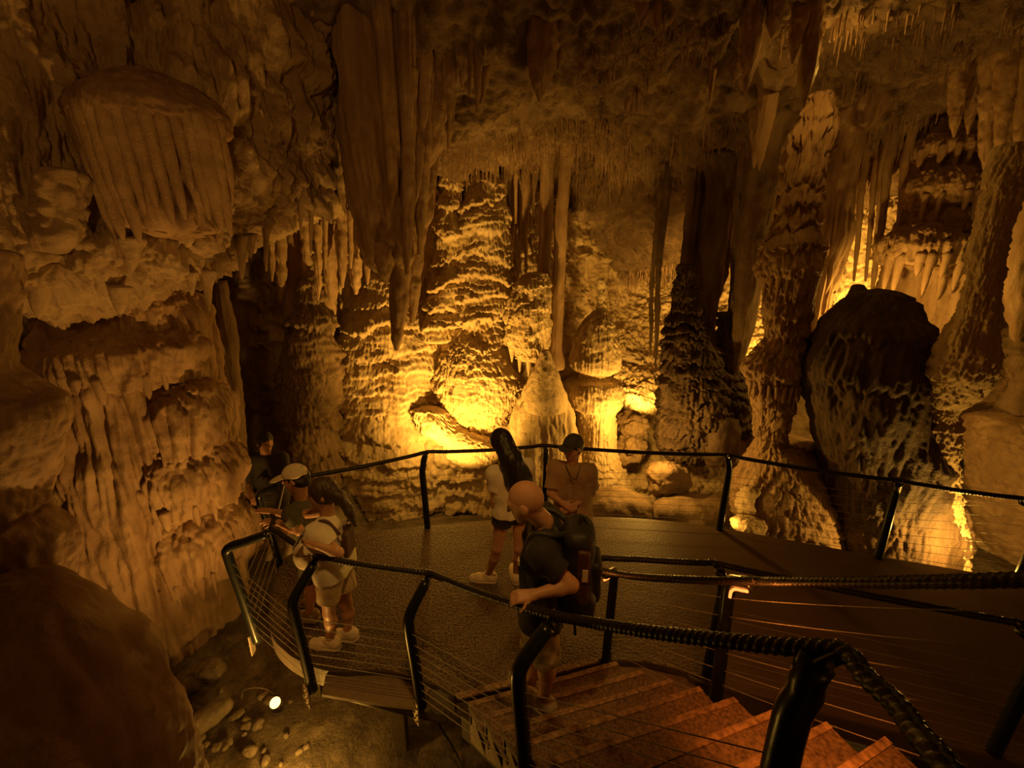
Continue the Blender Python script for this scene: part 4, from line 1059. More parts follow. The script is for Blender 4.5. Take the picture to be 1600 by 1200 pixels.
# ------------------------------------------------------------------ floor spotlight, cables
sp_c = on(430, 1098, -.80)
spot = thing('floor_spotlight', sp_c - np.array([0, 0, .16]), 'small lit spotlight on the cave floor below the curved railing', 'lamp')
ax = unit(np.array([.25, -.55, .8]))
V, F = tube([sp_c - ax * .12, sp_c - ax * .03, sp_c], [.032, .045, .05], 20)
mesh_ob('housing', V, F, M['lamp_body'], spot)
side = unit(np.cross(ax, [0, 0, 1])); upv = np.cross(side, ax)
ring = [sp_c + ax * .004 + (side * math.cos(a) * .044 + upv * math.sin(a) * .044) for a in np.linspace(0, 2 * math.pi, 24, endpoint=False)]
V = np.array([sp_c + ax * .014] + ring)
mesh_ob('lens', V, [(0, 1 + i, 1 + (i + 1) % 24) for i in range(24)], M['glow_y'], spot)
V, F = tube([sp_c - ax * .06 + side * .05, sp_c - ax * .06 + side * .05 - np.array([0, 0, .10]), sp_c - ax * .06 - np.array([0, 0, .13]), sp_c - ax * .06 - side * .05 - np.array([0, 0, .10]), sp_c - ax * .06 - side * .05], .006, 6, .02)
mesh_ob('bracket', V, F, M['lamp_body'], spot)
V, F = tube([on(378, 1092, -.93), on(380, 1080, -.86), on(395, 1075, -.84), on(415, 1077, -.86), on(428, 1085, -.88)], .005, 6, .02)
mesh_ob('lead', V, F, M['plate'], spot)
V, F = tube([on(672, 1108, -.3), on(690, 1140, -.5), on(712, 1175, -.75), on(735, 1230, -.9)], .008, 6, .03)
tag(mesh_ob('hose', V, F, M['cable_black'], None, on(735, 1230, -.9)), 'thin black hose hanging below the foot of the stairs', 'cable')

# ------------------------------------------------------------------ people: implicit bodies meshed by surface nets
class Field:
    def __init__(s, lo, hi, h):
        s.lo = np.asarray(lo, float); s.h = h
        s.n = np.ceil((np.asarray(hi) - s.lo) / h).astype(int) + 1
        s.f = np.full(s.n, .3, np.float32)
    def sub(s, lo, hi):
        a = np.clip(np.floor((lo - s.lo) / s.h).astype(int), 0, s.n); b = np.clip(np.ceil((hi - s.lo) / s.h).astype(int) + 1, 0, s.n)
        if (b <= a).any(): return None, None
        sl = tuple(slice(i, j) for i, j in zip(a, b))
        g = np.meshgrid(*[s.lo[i] + s.h * np.arange(a[i], b[i]) for i in range(3)], indexing='ij')
        return sl, np.stack(g, -1)
    def put(s, lo, hi, fn, k, clip=None):
        sl, p = s.sub(lo - k - 2 * s.h, hi + k + 2 * s.h)
        if sl is None: return
        d = fn(p)
        for o, n in (clip or []):
            d = np.maximum(d, (p - np.asarray(o)) @ np.asarray(n))
        a = s.f[sl]
        if k > 0:
            t = np.clip(k - np.abs(a - d), 0, None) / k
            s.f[sl] = np.minimum(a, d) - t * t * k * .25
        else:
            s.f[sl] = np.minimum(a, d)
    def cone(s, a, b, ra, rb, k=.03, clip=None):
        a = np.asarray(a, float); b = np.asarray(b, float)
        r = max(ra, rb); ba = b - a; L = max(ba @ ba, 1e-9)
        def fn(p):
            t = np.clip(((p - a) @ ba) / L, 0, 1)
            return np.linalg.norm(p - a - t[..., None] * ba, axis=-1) - (ra + (rb - ra) * t)
        s.put(np.minimum(a, b) - r, np.maximum(a, b) + r, fn, k, clip)
    def ell(s, c, ax, rad, k=.02, clip=None):
        c = np.asarray(c, float); A = np.asarray(ax, float); rad = np.asarray(rad, float)
        R = rad.max()
        def fn(p):
            q = (p - c) @ A.T
            k0 = np.linalg.norm(q / rad, axis=-1); k1 = np.linalg.norm(q / rad ** 2, axis=-1) + 1e-9
            return k0 * (k0 - 1) / k1
        s.put(c - R, c + R, fn, k, clip)
    def rbox(s, c, ax, half, r, k=.02, clip=None):
        c = np.asarray(c, float); A = np.asarray(ax, float); half = np.asarray(half, float)
        R = np.linalg.norm(half)
        def fn(p):
            q = np.abs((p - c) @ A.T) - half + r
            return np.linalg.norm(np.maximum(q, 0), axis=-1) + np.minimum(q.max(-1), 0) - r
        s.put(c - R, c + R, fn, k, clip)
    def cut(s, o, n):                    # keep the side away from n
        g = np.meshgrid(*[s.lo[i] + s.h * np.arange(s.n[i]) for i in range(3)], indexing='ij')
        d = sum((g[i] - o[i]) * n[i] for i in range(3))
        s.f = np.maximum(s.f, d.astype(np.float32))
    def cut_near(s, o, n, rad):          # opens a round neck hole
        g = np.meshgrid(*[s.lo[i] + s.h * np.arange(s.n[i]) for i in range(3)], indexing='ij')
        p = np.stack(g, -1) - o
        a = p @ n
        r = np.linalg.norm(p - a[..., None] * n, axis=-1)
        s.f = np.maximum(s.f, np.minimum(a, rad - r).astype(np.float32))
    def carve(s, fn_field):
        s.f = np.maximum(s.f, -fn_field.f)
    def noise(s, sx, sz, amp, seed):
        m = np.abs(s.f) < .05
        idx = np.argwhere(m)
        p = s.lo + idx * s.h
        s.f[m] += (amp * fbm(p, sx, sz, 2, seed)).astype(np.float32)
    def mesh(s):
        f = s.f.copy()
        for ax in range(3):              # closed at the borders
            sl = [slice(None)] * 3
            for e in (0, -1):
                sl[ax] = e; f[tuple(sl)] = np.maximum(f[tuple(sl)], .01)
        ins = f < 0
        n = np.array(f.shape) - 1
        cnt = np.zeros(n, np.int8)
        offs = [(a, b, c) for a in (0, 1) for b in (0, 1) for c in (0, 1)]
        for a, b, c in offs: cnt += ins[a:a + n[0], b:b + n[1], c:c + n[2]]
        cell = np.argwhere((cnt > 0) & (cnt < 8))
        cid = np.full(n, -1, np.int64); cid[tuple(cell.T)] = np.arange(len(cell))
        acc = np.zeros((len(cell), 3)); w = np.zeros(len(cell))
        for o in offs:
            for ax in range(3):
                if o[ax]: continue
                e = np.array(o); e2 = e.copy(); e2[ax] = 1
                fa = f[tuple((cell + e).T)]; fb = f[tuple((cell + e2).T)]
                m = (fa < 0) != (fb < 0)
                t = np.where(m, fa / (fa - fb + 1e-12), 0)
                q = np.tile(e.astype(float), (len(cell), 1)); q[:, ax] += t
                acc[m] += q[m]; w[m] += 1
        V = s.lo + (cell + acc / np.maximum(w, 1)[:, None]) * s.h
        F = []
        for ax in range(3):
            u, v = [i for i in range(3) if i != ax]
            sa = [slice(0, -1) if i == ax else slice(None) for i in range(3)]; sb = [slice(1, None) if i == ax else slice(None) for i in range(3)]
            A, B = ins[tuple(sa)], ins[tuple(sb)]
            E_ = np.argwhere(A != B)
            E_ = E_[(E_[:, u] > 0) & (E_[:, v] > 0) & (E_[:, u] < n[u]) & (E_[:, v] < n[v])]
            flip = A[tuple(E_.T)]
            q = []
            for du, dv in ((-1, -1), (0, -1), (0, 0), (-1, 0)):
                c = E_.copy(); c[:, u] += du; c[:, v] += dv
                q.append(cid[tuple(c.T)])
            q = np.stack(q, 1)
            if ax == 1: flip = ~flip
            q = np.where(flip[:, None], q, q[:, ::-1])
            F.append(q)
        F = np.vstack(F)
        F = F[(F >= 0).all(1)]
        # light relaxation
        nb = np.zeros_like(V); c = np.zeros(len(V))
        for i in range(4):
            a, b = F[:, i], F[:, (i + 1) % 4]
            np.add.at(nb, a, V[b]); np.add.at(c, a, 1)
        V = V * .6 + nb / np.maximum(c, 1)[:, None] * .4
        return V, F

M['skin'] = plain('skin', (.52, .29, .18), .5, 0, 30, .1, .08)
M['skin_dark'] = plain('tanned_skin', (.46, .25, .15), .5, 0, 30, .1, .08)
M['tee_white'] = plain('white_cotton', (.74, .68, .56), .85, 0, 24, .25, .06)
M['tee_black'] = plain('black_cotton', (.022, .02, .018), .85, 0, 24, .25, .15)
M['tee_olive'] = plain('olive_cotton', (.10, .095, .055), .85, 0, 24, .25, .12)
M['tee_tan'] = plain('tan_cotton', (.34, .22, .13), .85, 0, 24, .25, .1)
M['beige'] = plain('beige_shorts_cloth', (.50, .39, .25), .85, 0, 26, .3, .1)
M['tan_short'] = plain('tan_shorts_cloth', (.40, .28, .16), .85, 0, 26, .3, .1)
M['camo'] = plain('mottled_khaki_cloth', (.36, .29, .18), .85, 0, 16, .4, .5)
M['hair_black'] = plain('black_hair', (.012, .009, .008), .45, 0, 60, .4, .2)
M['hair_brown'] = plain('brown_hair', (.05, .03, .02), .5, 0, 60, .4, .2)
M['stubble'] = plain('shaved_stubble', (.43, .24, .15), .7, 0, 220, .15, .15)
M['shoe_white'] = plain('white_shoe', (.66, .58, .44), .7, 0, 40, .15, .1)
M['shoe_grey'] = plain('grey_trainer', (.36, .30, .22), .7, 0, 40, .2, .3)
M['sole'] = plain('pale_sole', (.55, .48, .36), .7, 0, 30)
M['pack'] = plain('black_pack_fabric', (.020, .019, .018), .6, 0, 40, .3, .15)
M['pack_red'] = plain('red_pack_panel', (.08, .03, .022), .6, 0, 40, .3, .2)
M['tag_white'] = plain('white_tag', (.6, .5, .4), .7, 0, 40)
M['strap'] = plain('brown_strap', (.09, .045, .03), .6, 0, 40)
M['cap_white'] = plain('white_cap', (.78, .70, .52), .8, 0, 30, .15, .05)
M['cap_dark'] = plain('dark_cap', (.05, .045, .035), .8, 0, 30, .15, .1)
M['eye'] = plain('eye', (.05, .035, .03), .2, 0, 30)
M['phone'] = plain('phone_body', (.35, .30, .24), .25, .2, 30)
M['dark_cloth'] = plain('dark_cloth', (.03, .024, .02), .85, 0, 30, .3, .15)

def frame_of(f, nod=0.0, tilt=0.0):
    F = unit(np.array([f[0], f[1], 0])); U = np.array([0, 0, 1.0])
    S = np.cross(F, U)                                  # the person's right
    F2 = F * math.cos(nod) - U * math.sin(nod); U2 = U * math.cos(nod) + F * math.sin(nod)
    U3 = U2 * math.cos(tilt) + S * math.sin(tilt); S3 = S * math.cos(tilt) - U2 * math.sin(tilt)
    return F2, S3, U3
def build_person(label, J, f, hf=None, nod=.15, tilt=0, skin='skin', scale=1.0, shirt=None, shorts=None, shoes=None, hands=None, h=.0075, sleeve=.55, hem=.03, leg_len=.6, fat=1.0, shirt_len=.06, name='person'):
    base = (J['anN'] + J['anF']) / 2; base = np.array([base[0], base[1], min(J['anN'][2], J['anF'][2]) - .085])
    root = thing(name, base, label, 'person')
    hf = hf or f
    F, Sd, U = frame_of(f)
    HF, HS, HU = frame_of(hf, nod, tilt)
    pts = np.array(list(J.values()))
    B = Field(pts.min(0) - .22, pts.max(0) + .22, h)
    c = J['hd']; s = scale
    # torso and limbs first
    shm = (J['shN'] + J['shF']) / 2; hpm = (J['hpN'] + J['hpF']) / 2
    tor = []
    for q in ('N', 'F'):
        a = J['sh' + q] * .62 + shm * .38 - np.array([0, 0, .05 * s]); b = J['hp' + q] * .75 + hpm * .25 + np.array([0, 0, .05 * s])
        m = (a + b) / 2
        tor += [(a, m, .088 * s * fat, .078 * s * fat), (m, b, .078 * s * fat, .092 * s * fat)]
        tor += [(shm + np.array([0, 0, -.01]), J['sh' + q], .055 * s, .050 * s)]
    for a, b, ra, rb in tor: B.cone(a, b, ra, rb, .05)
    B.cone(J['hpN'], J['hpF'], .088 * s * fat, .088 * s * fat, .05)
    for q in ('N', 'F'):
        B.cone(J['sh' + q], J['el' + q], .046 * s * fat, .037 * s, .025)
        m = J['el' + q] * .7 + J['wr' + q] * .3
        B.cone(J['el' + q], m, .037 * s, .036 * s, .02); B.cone(m, J['wr' + q], .036 * s, .024 * s, .02)
        kn, an, hp = J['kn' + q], J['an' + q], J['hp' + q]
        B.cone(hp, kn, .082 * s * fat, .050 * s, .03)
        m = kn * .68 + an * .32 - F * .012
        B.cone(kn, m, .048 * s, .051 * s, .02); B.cone(m, an, .051 * s, .032 * s, .02)
        B.cone(an, an - np.array([0, 0, .05]) , .033 * s, .036 * s, .02)
        # hand
        hd_, n_, curl = (hands or {}).get(q, (J['wr' + q] - J['el' + q], np.array([0, 0, -1.0]), .35))
        d = unit(hd_); n_ = np.asarray(n_, float); n_ = unit(n_ - d * (n_ @ d)); t = np.cross(d, n_)
        if q == 'F': t = -t
        w_ = J['wr' + q]
        hs = s * .95
        for o in (-.026, -.009, .009, .026):
            B.cone(w_ + t * o * .6 * hs, w_ + d * .082 * hs + t * o * hs, .016 * hs, .0125 * hs, .012)
        for i, (o, L) in enumerate(((.028, .070), (.0095, .080), (-.0095, .074), (-.028, .058))):
            p0 = w_ + d * .085 * hs + t * o * hs
            a1 = curl * .7; a2 = curl * 1.7; a3 = curl * 2.4
            p1 = p0 + (d * math.cos(a1) + n_ * math.sin(a1)) * L * .46 * hs
            p2 = p1 + (d * math.cos(a2) + n_ * math.sin(a2)) * L * .32 * hs
            p3 = p2 + (d * math.cos(a3) + n_ * math.sin(a3)) * L * .24 * hs
            B.cone(p0, p1, .0095 * hs, .009 * hs, .003); B.cone(p1, p2, .009 * hs, .0085 * hs, .003); B.cone(p2, p3, .0085 * hs, .0075 * hs, .003)
        p0 = w_ + d * .028 * hs + t * .026 * hs
        p1 = p0 + (d * .65 + t * .7 + n_ * .25) * .042 * hs
        p2 = p1 + unit(d * .8 + t * .35 + n_ * (.3 + curl * .5)) * .034 * hs
        B.cone(p0, p1, .013 * hs, .0105 * hs, .006); B.cone(p1, p2, .0105 * hs, .0085 * hs, .003)
    # neck and head
    ax = np.stack([HF, HS, HU])
    B.cone(c - HU * .055 * s - HF * .022 * s, J['nk'], .052 * s, .056 * s, .03)
    B.ell(c + HU * .022 * s - HF * .012 * s, ax, (.098 * s, .077 * s, .098 * s), .02)
    B.cone(c + HF * .030 * s - HU * .012 * s, c + HF * .056 * s - HU * .084 * s, .066 * s, .034 * s, .03)
    for sg in (-1, 1):
        B.cone(c + HF * .045 * s - HU * .03 * s + HS * sg * .035 * s, c + HF * .05 * s - HU * .075 * s + HS * sg * .018 * s, .030 * s, .024 * s, .02)
        B.cone(c + HF * .088 * s + HU * .032 * s + HS * sg * .010 * s, c + HF * .076 * s + HU * .030 * s + HS * sg * .042 * s, .010 * s, .010 * s, .012)
        B.ell(c + HS * sg * .078 * s - HF * .008 * s - HU * .006 * s, ax, (.020 * s, .010 * s, .032 * s), .008)
        B.cone(c + HF * .088 * s - HU * .056 * s, c + HF * .080 * s - HU * .058 * s + HS * sg * .020 * s, .009 * s, .006 * s, .006)
    B.cone(c + HF * .092 * s + HU * .018 * s, c + HF * .112 * s - HU * .022 * s, .009 * s, .0125 * s, .010)
    B.cone(c + HF * .087 * s - HU * .069 * s, c + HF * .084 * s - HU * .071 * s, .011 * s, .010 * s, .008)
    V, Fc = B.mesh()
    body = mesh_ob('body', V, Fc, M[skin], root)
    for sg in (-1, 1):
        th = np.linspace(0, 2 * np.pi, 10, endpoint=False)
        e = c + HF * .082 * s + HS * sg * .031 * s + HU * .012 * s
        V, Fc = tube([e - HS * .012 * s, e - HS * .006 * s, e, e + HS * .006 * s, e + HS * .012 * s], [.002, .009 * s, .0115 * s, .009 * s, .002], 10, smooth_path=False)
        mesh_ob('eye', V, Fc, M['eye'], root)
    # clothes
    if shirt:
        T = Field(pts.min(0) - .25, pts.max(0) + .25, h)
        g = .016 * s
        for a, b, ra, rb in tor: T.cone(a, b, ra + g, rb + g, .05)
        for q in ('N', 'F'): T.cone(shm * .3 + J['sh' + q] * .7, J['sh' + q], .060 * s, .062 * s * fat, .04)
        hb = hpm - np.array([0, 0, shirt_len])
        for q in ('N', 'F'):
            b = J['hp' + q] * .8 + hpm * .2
            T.cone(b + np.array([0, 0, .06]), b - np.array([0, 0, shirt_len + .02]), .108 * s * fat + g, .112 * s * fat + g, .05)
            u_ = unit(J['el' + q] - J['sh' + q]); sv = sleeve if np.isscalar(sleeve) else sleeve[q]; e = J['sh' + q] * (1 - sv) + J['el' + q] * sv
            T.cone(J['sh' + q] - u_ * .02, e + u_ * .03, .062 * s * fat, .070 * s * fat, .03, [(e, u_)])
        T.cut(hb, np.array([0, 0, -1.0]))
        nd = unit(c - J['nk'] + np.array([0, 0, .05]))
        T.cut_near(J['nk'] + nd * .004, nd, .088 * s)
        T.noise(.10, .16, .008, 5); T.noise(.045, .08, .004, 6)
        V, Fc = T.mesh()
        mesh_ob('shirt', V, Fc, M[shirt], root)
    if shorts:
        T = Field(pts.min(0) - .25, pts.max(0) + .25, h)
        T.cone(J['hpN'] + np.array([0, 0, .02]), J['hpF'] + np.array([0, 0, .02]), .100 * s * fat, .100 * s * fat, .04)
        T.cone(hpm + np.array([0, 0, .06]), hpm + np.array([0, 0, .12]), .10 * s * fat, .095 * s * fat, .04)
        for q in ('N', 'F'):
            kn, hp = J['kn' + q], J['hp' + q]
            e = hp * (1 - leg_len) + kn * leg_len; u_ = unit(kn - hp)
            T.cone(hp, e + u_ * .04, .098 * s * fat, (.082 if leg_len > .8 else .094) * s * fat, .025, [(e, u_)])
        T.noise(.09, .14, .010, 8); T.noise(.04, .06, .005, 9)
        V, Fc = T.mesh()
        mesh_ob('shorts', V, Fc, M[shorts], root)
    if shoes:
        for q in ('N', 'F'):
            an = J['an' + q]; td = unit(np.array([*(J.get('toe' + q, f))[:2], 0]))
            gz = an[2] - .085
            G0 = np.array([an[0], an[1], gz])
            heel = G0 - td * .045 * s + np.array([0, 0, .045]); ball = G0 + td * .10 * s + np.array([0, 0, .034]); toe = G0 + td * .165 * s + np.array([0, 0, .030])
            T = Field(G0 - .28, G0 + .28, .006)
            cl = [(G0 + np.array([0, 0, .018]), np.array([0, 0, -1.0]))]
            T.cone(heel, ball, .046 * s, .046 * s, .02); T.cone(ball, toe, .046 * s, .038 * s, .02)
            T.cone(heel + np.array([0, 0, .02]), an + np.array([0, 0, .012]), .044 * s, .044 * s, .03, [(an + np.array([0, 0, .015]), np.array([0, 0, 1.0]))])
            T.cut(*cl[0])
            V, Fc = T.mesh()
            sh = mesh_ob('shoe', V, Fc, M[shoes], root)
            T = Field(G0 - .28, G0 + .28, .006)
            T.cone(heel * [1, 1, 0] + [0, 0, gz + .012], ball * [1, 1, 0] + [0, 0, gz + .012], .050 * s, .052 * s, .01); T.cone(ball * [1, 1, 0] + [0, 0, gz + .012], toe * [1, 1, 0] + [0, 0, gz + .012], .052 * s, .043 * s, .01)
            T.cut(G0 + np.array([0, 0, .026]), np.array([0, 0, 1.0])); T.cut(G0 + np.array([0, 0, .001]), np.array([0, 0, -1.0]))
            V, Fc = T.mesh()
            so = mesh_ob('sole', V, Fc, M['sole'], root)
            so.parent = sh; so.location = Vector(so.location) - Vector(sh.location)
            lp = []
            for k in range(4):
                m = G0 + td * (.045 + .022 * k) * s + np.array([0, 0, .083 - .007 * k]); v = np.cross(td, [0, 0, 1.0])
                lp.append(tube([m - v * .022, m + np.array([0, 0, .008]), m + v * .022], .0035, 5))
            V, Fc = join(lp)
            la = mesh_ob('laces', V, Fc, M['tag_white'], root)
            la.parent = sh; la.location = Vector(la.location) - Vector(sh.location)
    return root, dict(c=c, F=HF, S=HS, U=HU, s=s, base=base, body=(F, Sd, U), shm=shm, hpm=hpm)
def hair_mesh(root, H, mat, strands, cover=.013, face=True, h=.006, low=-.06, name='hair', flow=(.02, .10)):
    c, F, Sd, U, s = H['c'], H['F'], H['S'], H['U'], H['s']
    pts = np.array([c] + [q for st in strands for q in (st[0], st[1])])
    T = Field(pts.min(0) - .17, pts.max(0) + .17, h)
    ax = np.stack([F, Sd, U])
    T.ell(c + U * .022 * s - F * .014 * s, ax, (.098 * s + cover, .077 * s + cover, .098 * s + cover), .02)
    T.cone(c - F * .045 * s - U * .01 * s, c - F * .05 * s - U * .055 * s, .062 * s, .05 * s, .03)
    if face:
        T.cut_face = Field(T.lo, T.lo + (T.n - 1) * T.h, h)
        T.cut_face.ell(c + F * .085 * s - U * .035 * s, ax, (.072 * s, .075 * s, .088 * s), .0)
        T.f = np.maximum(T.f, -T.cut_face.f[:T.n[0], :T.n[1], :T.n[2]])
        T.cone(c + F * .02 * s + U * .105 * s, c - F * .03 * s + U * .11 * s, .014 * s, .016 * s, .02)
    for a, b, ra, rb in strands: T.cone(a, b, ra, rb, .03)
    T.noise(flow[0], flow[1], .007, 3)
    V, Fc = T.mesh()
    return mesh_ob(name, V, Fc, M[mat], root)
def cap_mesh(root, H, mat, brim_mat, brim=.085):
    c, F, Sd, U, s = H['c'], H['F'], H['S'], H['U'], H['s']
    ax = np.stack([F, Sd, U])
    T = Field(c - .28, c + .28, .006)
    T.ell(c + U * .030 * s - F * .010 * s, ax, (.112 * s, .092 * s, .104 * s), .0)
    T.cut(c + U * .030 * s, unit(-U + F * .12))
    T.noise(.05, .05, .003, 4)
    V, Fc = T.mesh()
    cap = mesh_ob('cap', V, Fc, M[mat], root)
    T = Field(c - .3, c + .3, .005)
    T.ell(c + U * .034 * s + F * (.07 + brim * .5) * s, np.stack([unit(F - U * .12), Sd, unit(U + F * .12)]), ((brim * .5 + .06) * s, .078 * s, .011), .0)
    V, Fc = T.mesh()
    b = mesh_ob('brim', V, Fc, M[brim_mat], root)
    b.parent = cap; b.location = Vector(b.location) - Vector(cap.location)
    V, Fc = tube([c + U * .132 * s - F * .01 * s, c + U * .140 * s - F * .01 * s], [.009, .005], 10)
    t = mesh_ob('button', V, Fc, M[mat], root); t.parent = cap; t.location = Vector(t.location) - Vector(cap.location)
    return cap
def foot(px, py, z): 
    g = on(px, py, z); return g + np.array([0, 0, .085])
def girdle(J, f, sw, hw, nk, hp):       # shoulders and hips across the facing direction, nearer side first
    F = unit(np.array([f[0], f[1], 0])); S_ = np.cross(F, [0, 0, 1.0])
    if S_[1] > 0: S_ = -S_
    J['nk'] = nk
    for q, sg in (('N', 1), ('F', -1)):
        J['sh' + q] = nk + S_ * sg * sw - np.array([0, 0, .078])
        J['hp' + q] = hp + S_ * sg * hw
    return J
def limb_report(n, J):
    L = lambda a, b: round(float(np.linalg.norm(J[a] - J[b])), 2)
    print('LIMBS', n, 'top', round(float(J['hd'][2] + .12), 2), {k: L(*v) for k, v in dict(uaN=('shN', 'elN'), faN=('elN', 'wrN'), uaF=('shF', 'elF'), faF=('elF', 'wrF'), thN=('hpN', 'knN'), shN=('knN', 'anN'), thF=('hpF', 'knF'), shF=('knF', 'anF'), shw=('shN', 'shF'), tor=('nk', 'hpN'), hn=('hd', 'nk'), hip=('hpN', 'hpF')).items()}, 'hipz', round(float(J['hpN'][2]), 2), 'knz', round(float(J['knN'][2]), 2), round(float(J['knF'][2]), 2))

# --- woman with the ponytail, phone in hand, arm stretched along the rope
J = dict(hd=at(503, 771, 2.74), elN=at(529, 864, 2.58), wrN=at(494, 852, 2.46),
         elF=at(458, 806, 3.00), wrF=at(424, 799, 3.04), knN=at(514, 956, 2.68), knF=at(541, 944, 2.80), anN=foot(518, 1012, 0), anF=foot(545, 998, 0))
girdle(J, (-1, .12), .165, .085, at(511, 800, 2.77), at(524, 888, 2.76))
limb_report('pony', J)
root, H = build_person('woman with brown ponytail in white t-shirt and beige shorts, pointing over the rail', J, (-1, .12), (-1, -.32), .12, 0, 'skin', .95, 'tee_white', 'beige', 'shoe_white',
    {'F': (np.array([-1, .1, .05]), np.array([0, 0, -1.0]), .12), 'N': (np.array([-1, .1, .15]), np.array([.2, .9, .3]), .55)}, sleeve={'N': .58, 'F': .3}, leg_len=.62, fat=1.04, shirt_len=.02)
c = H['c']
hair_mesh(root, H, 'hair_brown', [(c + np.array([.07, 0, .035]), c + np.array([.13, -.01, -.02]), .045, .04), (c + np.array([.13, -.01, -.02]), c + np.array([.20, -.02, -.14]), .042, .034), (c + np.array([.20, -.02, -.14]), c + np.array([.235, -.03, -.25]), .034, .014)])
PH = J['wrN'] + np.array([-.115, .0, .05])
ph = thing('phone', PH - np.array([0, 0, .06]), 'slim pale smartphone held up by the ponytailed woman', 'phone')
V, F = box(PH, .009, .07, .145, X=unit([-.8, .1, .5]), Y=(0, 1, 0), Z=unit([.5, 0, .8]), bev=.004)
mesh_ob('case', V, F, M['phone'], ph, None, False)
V, F = box(PH + unit([.8, -.1, -.5]) * .006, .002, .062, .132, X=unit([-.8, .1, .5]), Y=(0, 1, 0), Z=unit([.5, 0, .8]))
mesh_ob('screen', V, F, M['black'], ph, None, False)
bc = at(477, 869, 2.60)
bag = thing('handbag', bc - np.array([0, 0, .12]), 'pale crescent-shaped handbag hanging in front of the ponytailed woman', 'bag')
T = Field(bc - .25, bc + .25, .007)
T.ell(bc, np.stack([[1, 0, 0], [0, 1, 0], [0, 0, 1]]), (.085, .06, .115), .0)
T.noise(.06, .06, .006, 2)
V, F = T.mesh(); mesh_ob('pouch', V, F, M['tee_white'], bag)
V, F = tube([bc + np.array([-.02, 0, .10]), bc + np.array([.03, .01, .16]), bc + np.array([.06, .03, .13]), bc + np.array([.05, .02, .08])], .008, 8, .015)
mesh_ob('handle', V, F, M['strap'], bag)
V, F = tube([bc + np.array([-.075, -.03, .03]), bc + np.array([0, -.063, .045]), bc + np.array([.075, -.03, .03])], .004, 6, .015)
mesh_ob('zip', V, F, M['strap'], bag)
sp_ = H['shm']
rk = thing('small_backpack', sp_ + np.array([.16, -.02, -.30]), 'flat little brown backpack on the back of the ponytailed woman', 'bag')
T = Field(sp_ + np.array([-.1, -.3, -.5]), sp_ + np.array([.4, .3, .2]), .008)
T.rbox(sp_ + np.array([.135, .01, -.18]), np.eye(3), (.022, .085, .11), .02, .0)
V, F = T.mesh(); mesh_ob('pouch', V, F, M['strap'], rk)
for yy in (-.10, .10):
    V, F = tube([sp_ + np.array([.115, yy * .8, -.06]), sp_ + np.array([.04, yy * 1.15, .075]), sp_ + np.array([-.06, yy * 1.1, .03]), sp_ + np.array([-.10, yy, -.08]), sp_ + np.array([-.02, yy * 1.35, -.24]), sp_ + np.array([.115, yy * .8, -.28])], .013, 8, .02)
    mesh_ob('strap', V, F, M['strap'], rk)
V, F = tube([sp_ + np.array([.18, -.08, -.28]), sp_ + np.array([.22, -.10, -.32]), sp_ + np.array([.20, -.09, -.36])], .006, 6, .01)
mesh_ob('tail_strap', V, F, M['strap'], rk)

# --- boy in the white cap, forearms on the rope
J = dict(hd=at(461, 747, 3.06), elN=at(468, 830, 2.92), wrN=at(434, 817, 3.02),
         elF=at(452, 822, 3.28), wrF=at(428, 814, 3.26), knN=at(483, 910, 3.0), knF=at(492, 898, 3.16), anN=foot(486, 968, 0), anF=foot(500, 948, 0))
girdle(J, (-1, .1), .15, .08, at(471, 776, 3.1), at(490, 855, 3.1))
limb_report('boy', J)
root, H = build_person('boy in white baseball cap and olive t-shirt leaning on the rope at the platform bend', J, (-1, .1), (-1, -.12), .18, 0, 'skin', .92, 'tee_olive', 'dark_cloth', 'shoe_grey',
    {'N': (np.array([-1, .2, .05]), np.array([0, 0, -1.0]), .5), 'F': (np.array([-1, 0, .05]), np.array([0, 0, -1.0]), .4)}, sleeve=.62, leg_len=.9)
hair_mesh(root, H, 'hair_black', [(H['c'] - H['F'] * .06, H['c'] - H['F'] * .06 - H['U'] * .03, .05, .045)], .006)
cap = cap_mesh(root, H, 'cap_white', 'cap_white')
V, F = box(H['c'] + H['U'] * .075 + H['S'] * -.001 - H['F'] * .088, .012, .035, .03, X=H['F'], Y=H['S'], Z=H['U'])
vv = mesh_ob('adjuster_gap', V, F, M['hair_black'], root, None, False); vv.parent = cap; vv.location = Vector(vv.location) - Vector(cap.location)

# --- long-haired woman in the middle of the platform
J = dict(hd=at(783, 691, 3.36), elN=at(773, 781, 3.28), wrN=at(776, 808, 3.30),
         elF=at(832, 776, 3.46), wrF=at(826, 806, 3.44), knN=at(777, 856, 3.30), knF=at(811, 856, 3.34), anN=foot(763, 908, 0), anF=foot(806, 906, 0), toeN=np.array([-1, .1, 0]), toeF=np.array([-.2, .9, 0]))
girdle(J, (-.45, .9), .165, .085, at(798, 722, 3.34), at(799, 802, 3.34))
limb_report('long hair', J)
root, H = build_person('woman with very long black hair in white t-shirt and short black shorts, seen from behind', J, (-.45, .9), (-.75, .65), .35, -.15, 'skin', .97, 'tee_white', 'dark_cloth', 'shoe_white',
    {'N': (np.array([0, .1, -1]), np.array([.8, .3, 0]), .35), 'F': (np.array([0, .1, -1]), np.array([-.8, .3, 0]), .35)}, sleeve=.55, leg_len=.26, shirt_len=-.01)
c = H['c']
d1, d2, d3 = at(799, 718, 3.24), at(811, 748, 3.22), at(819, 776, 3.24)
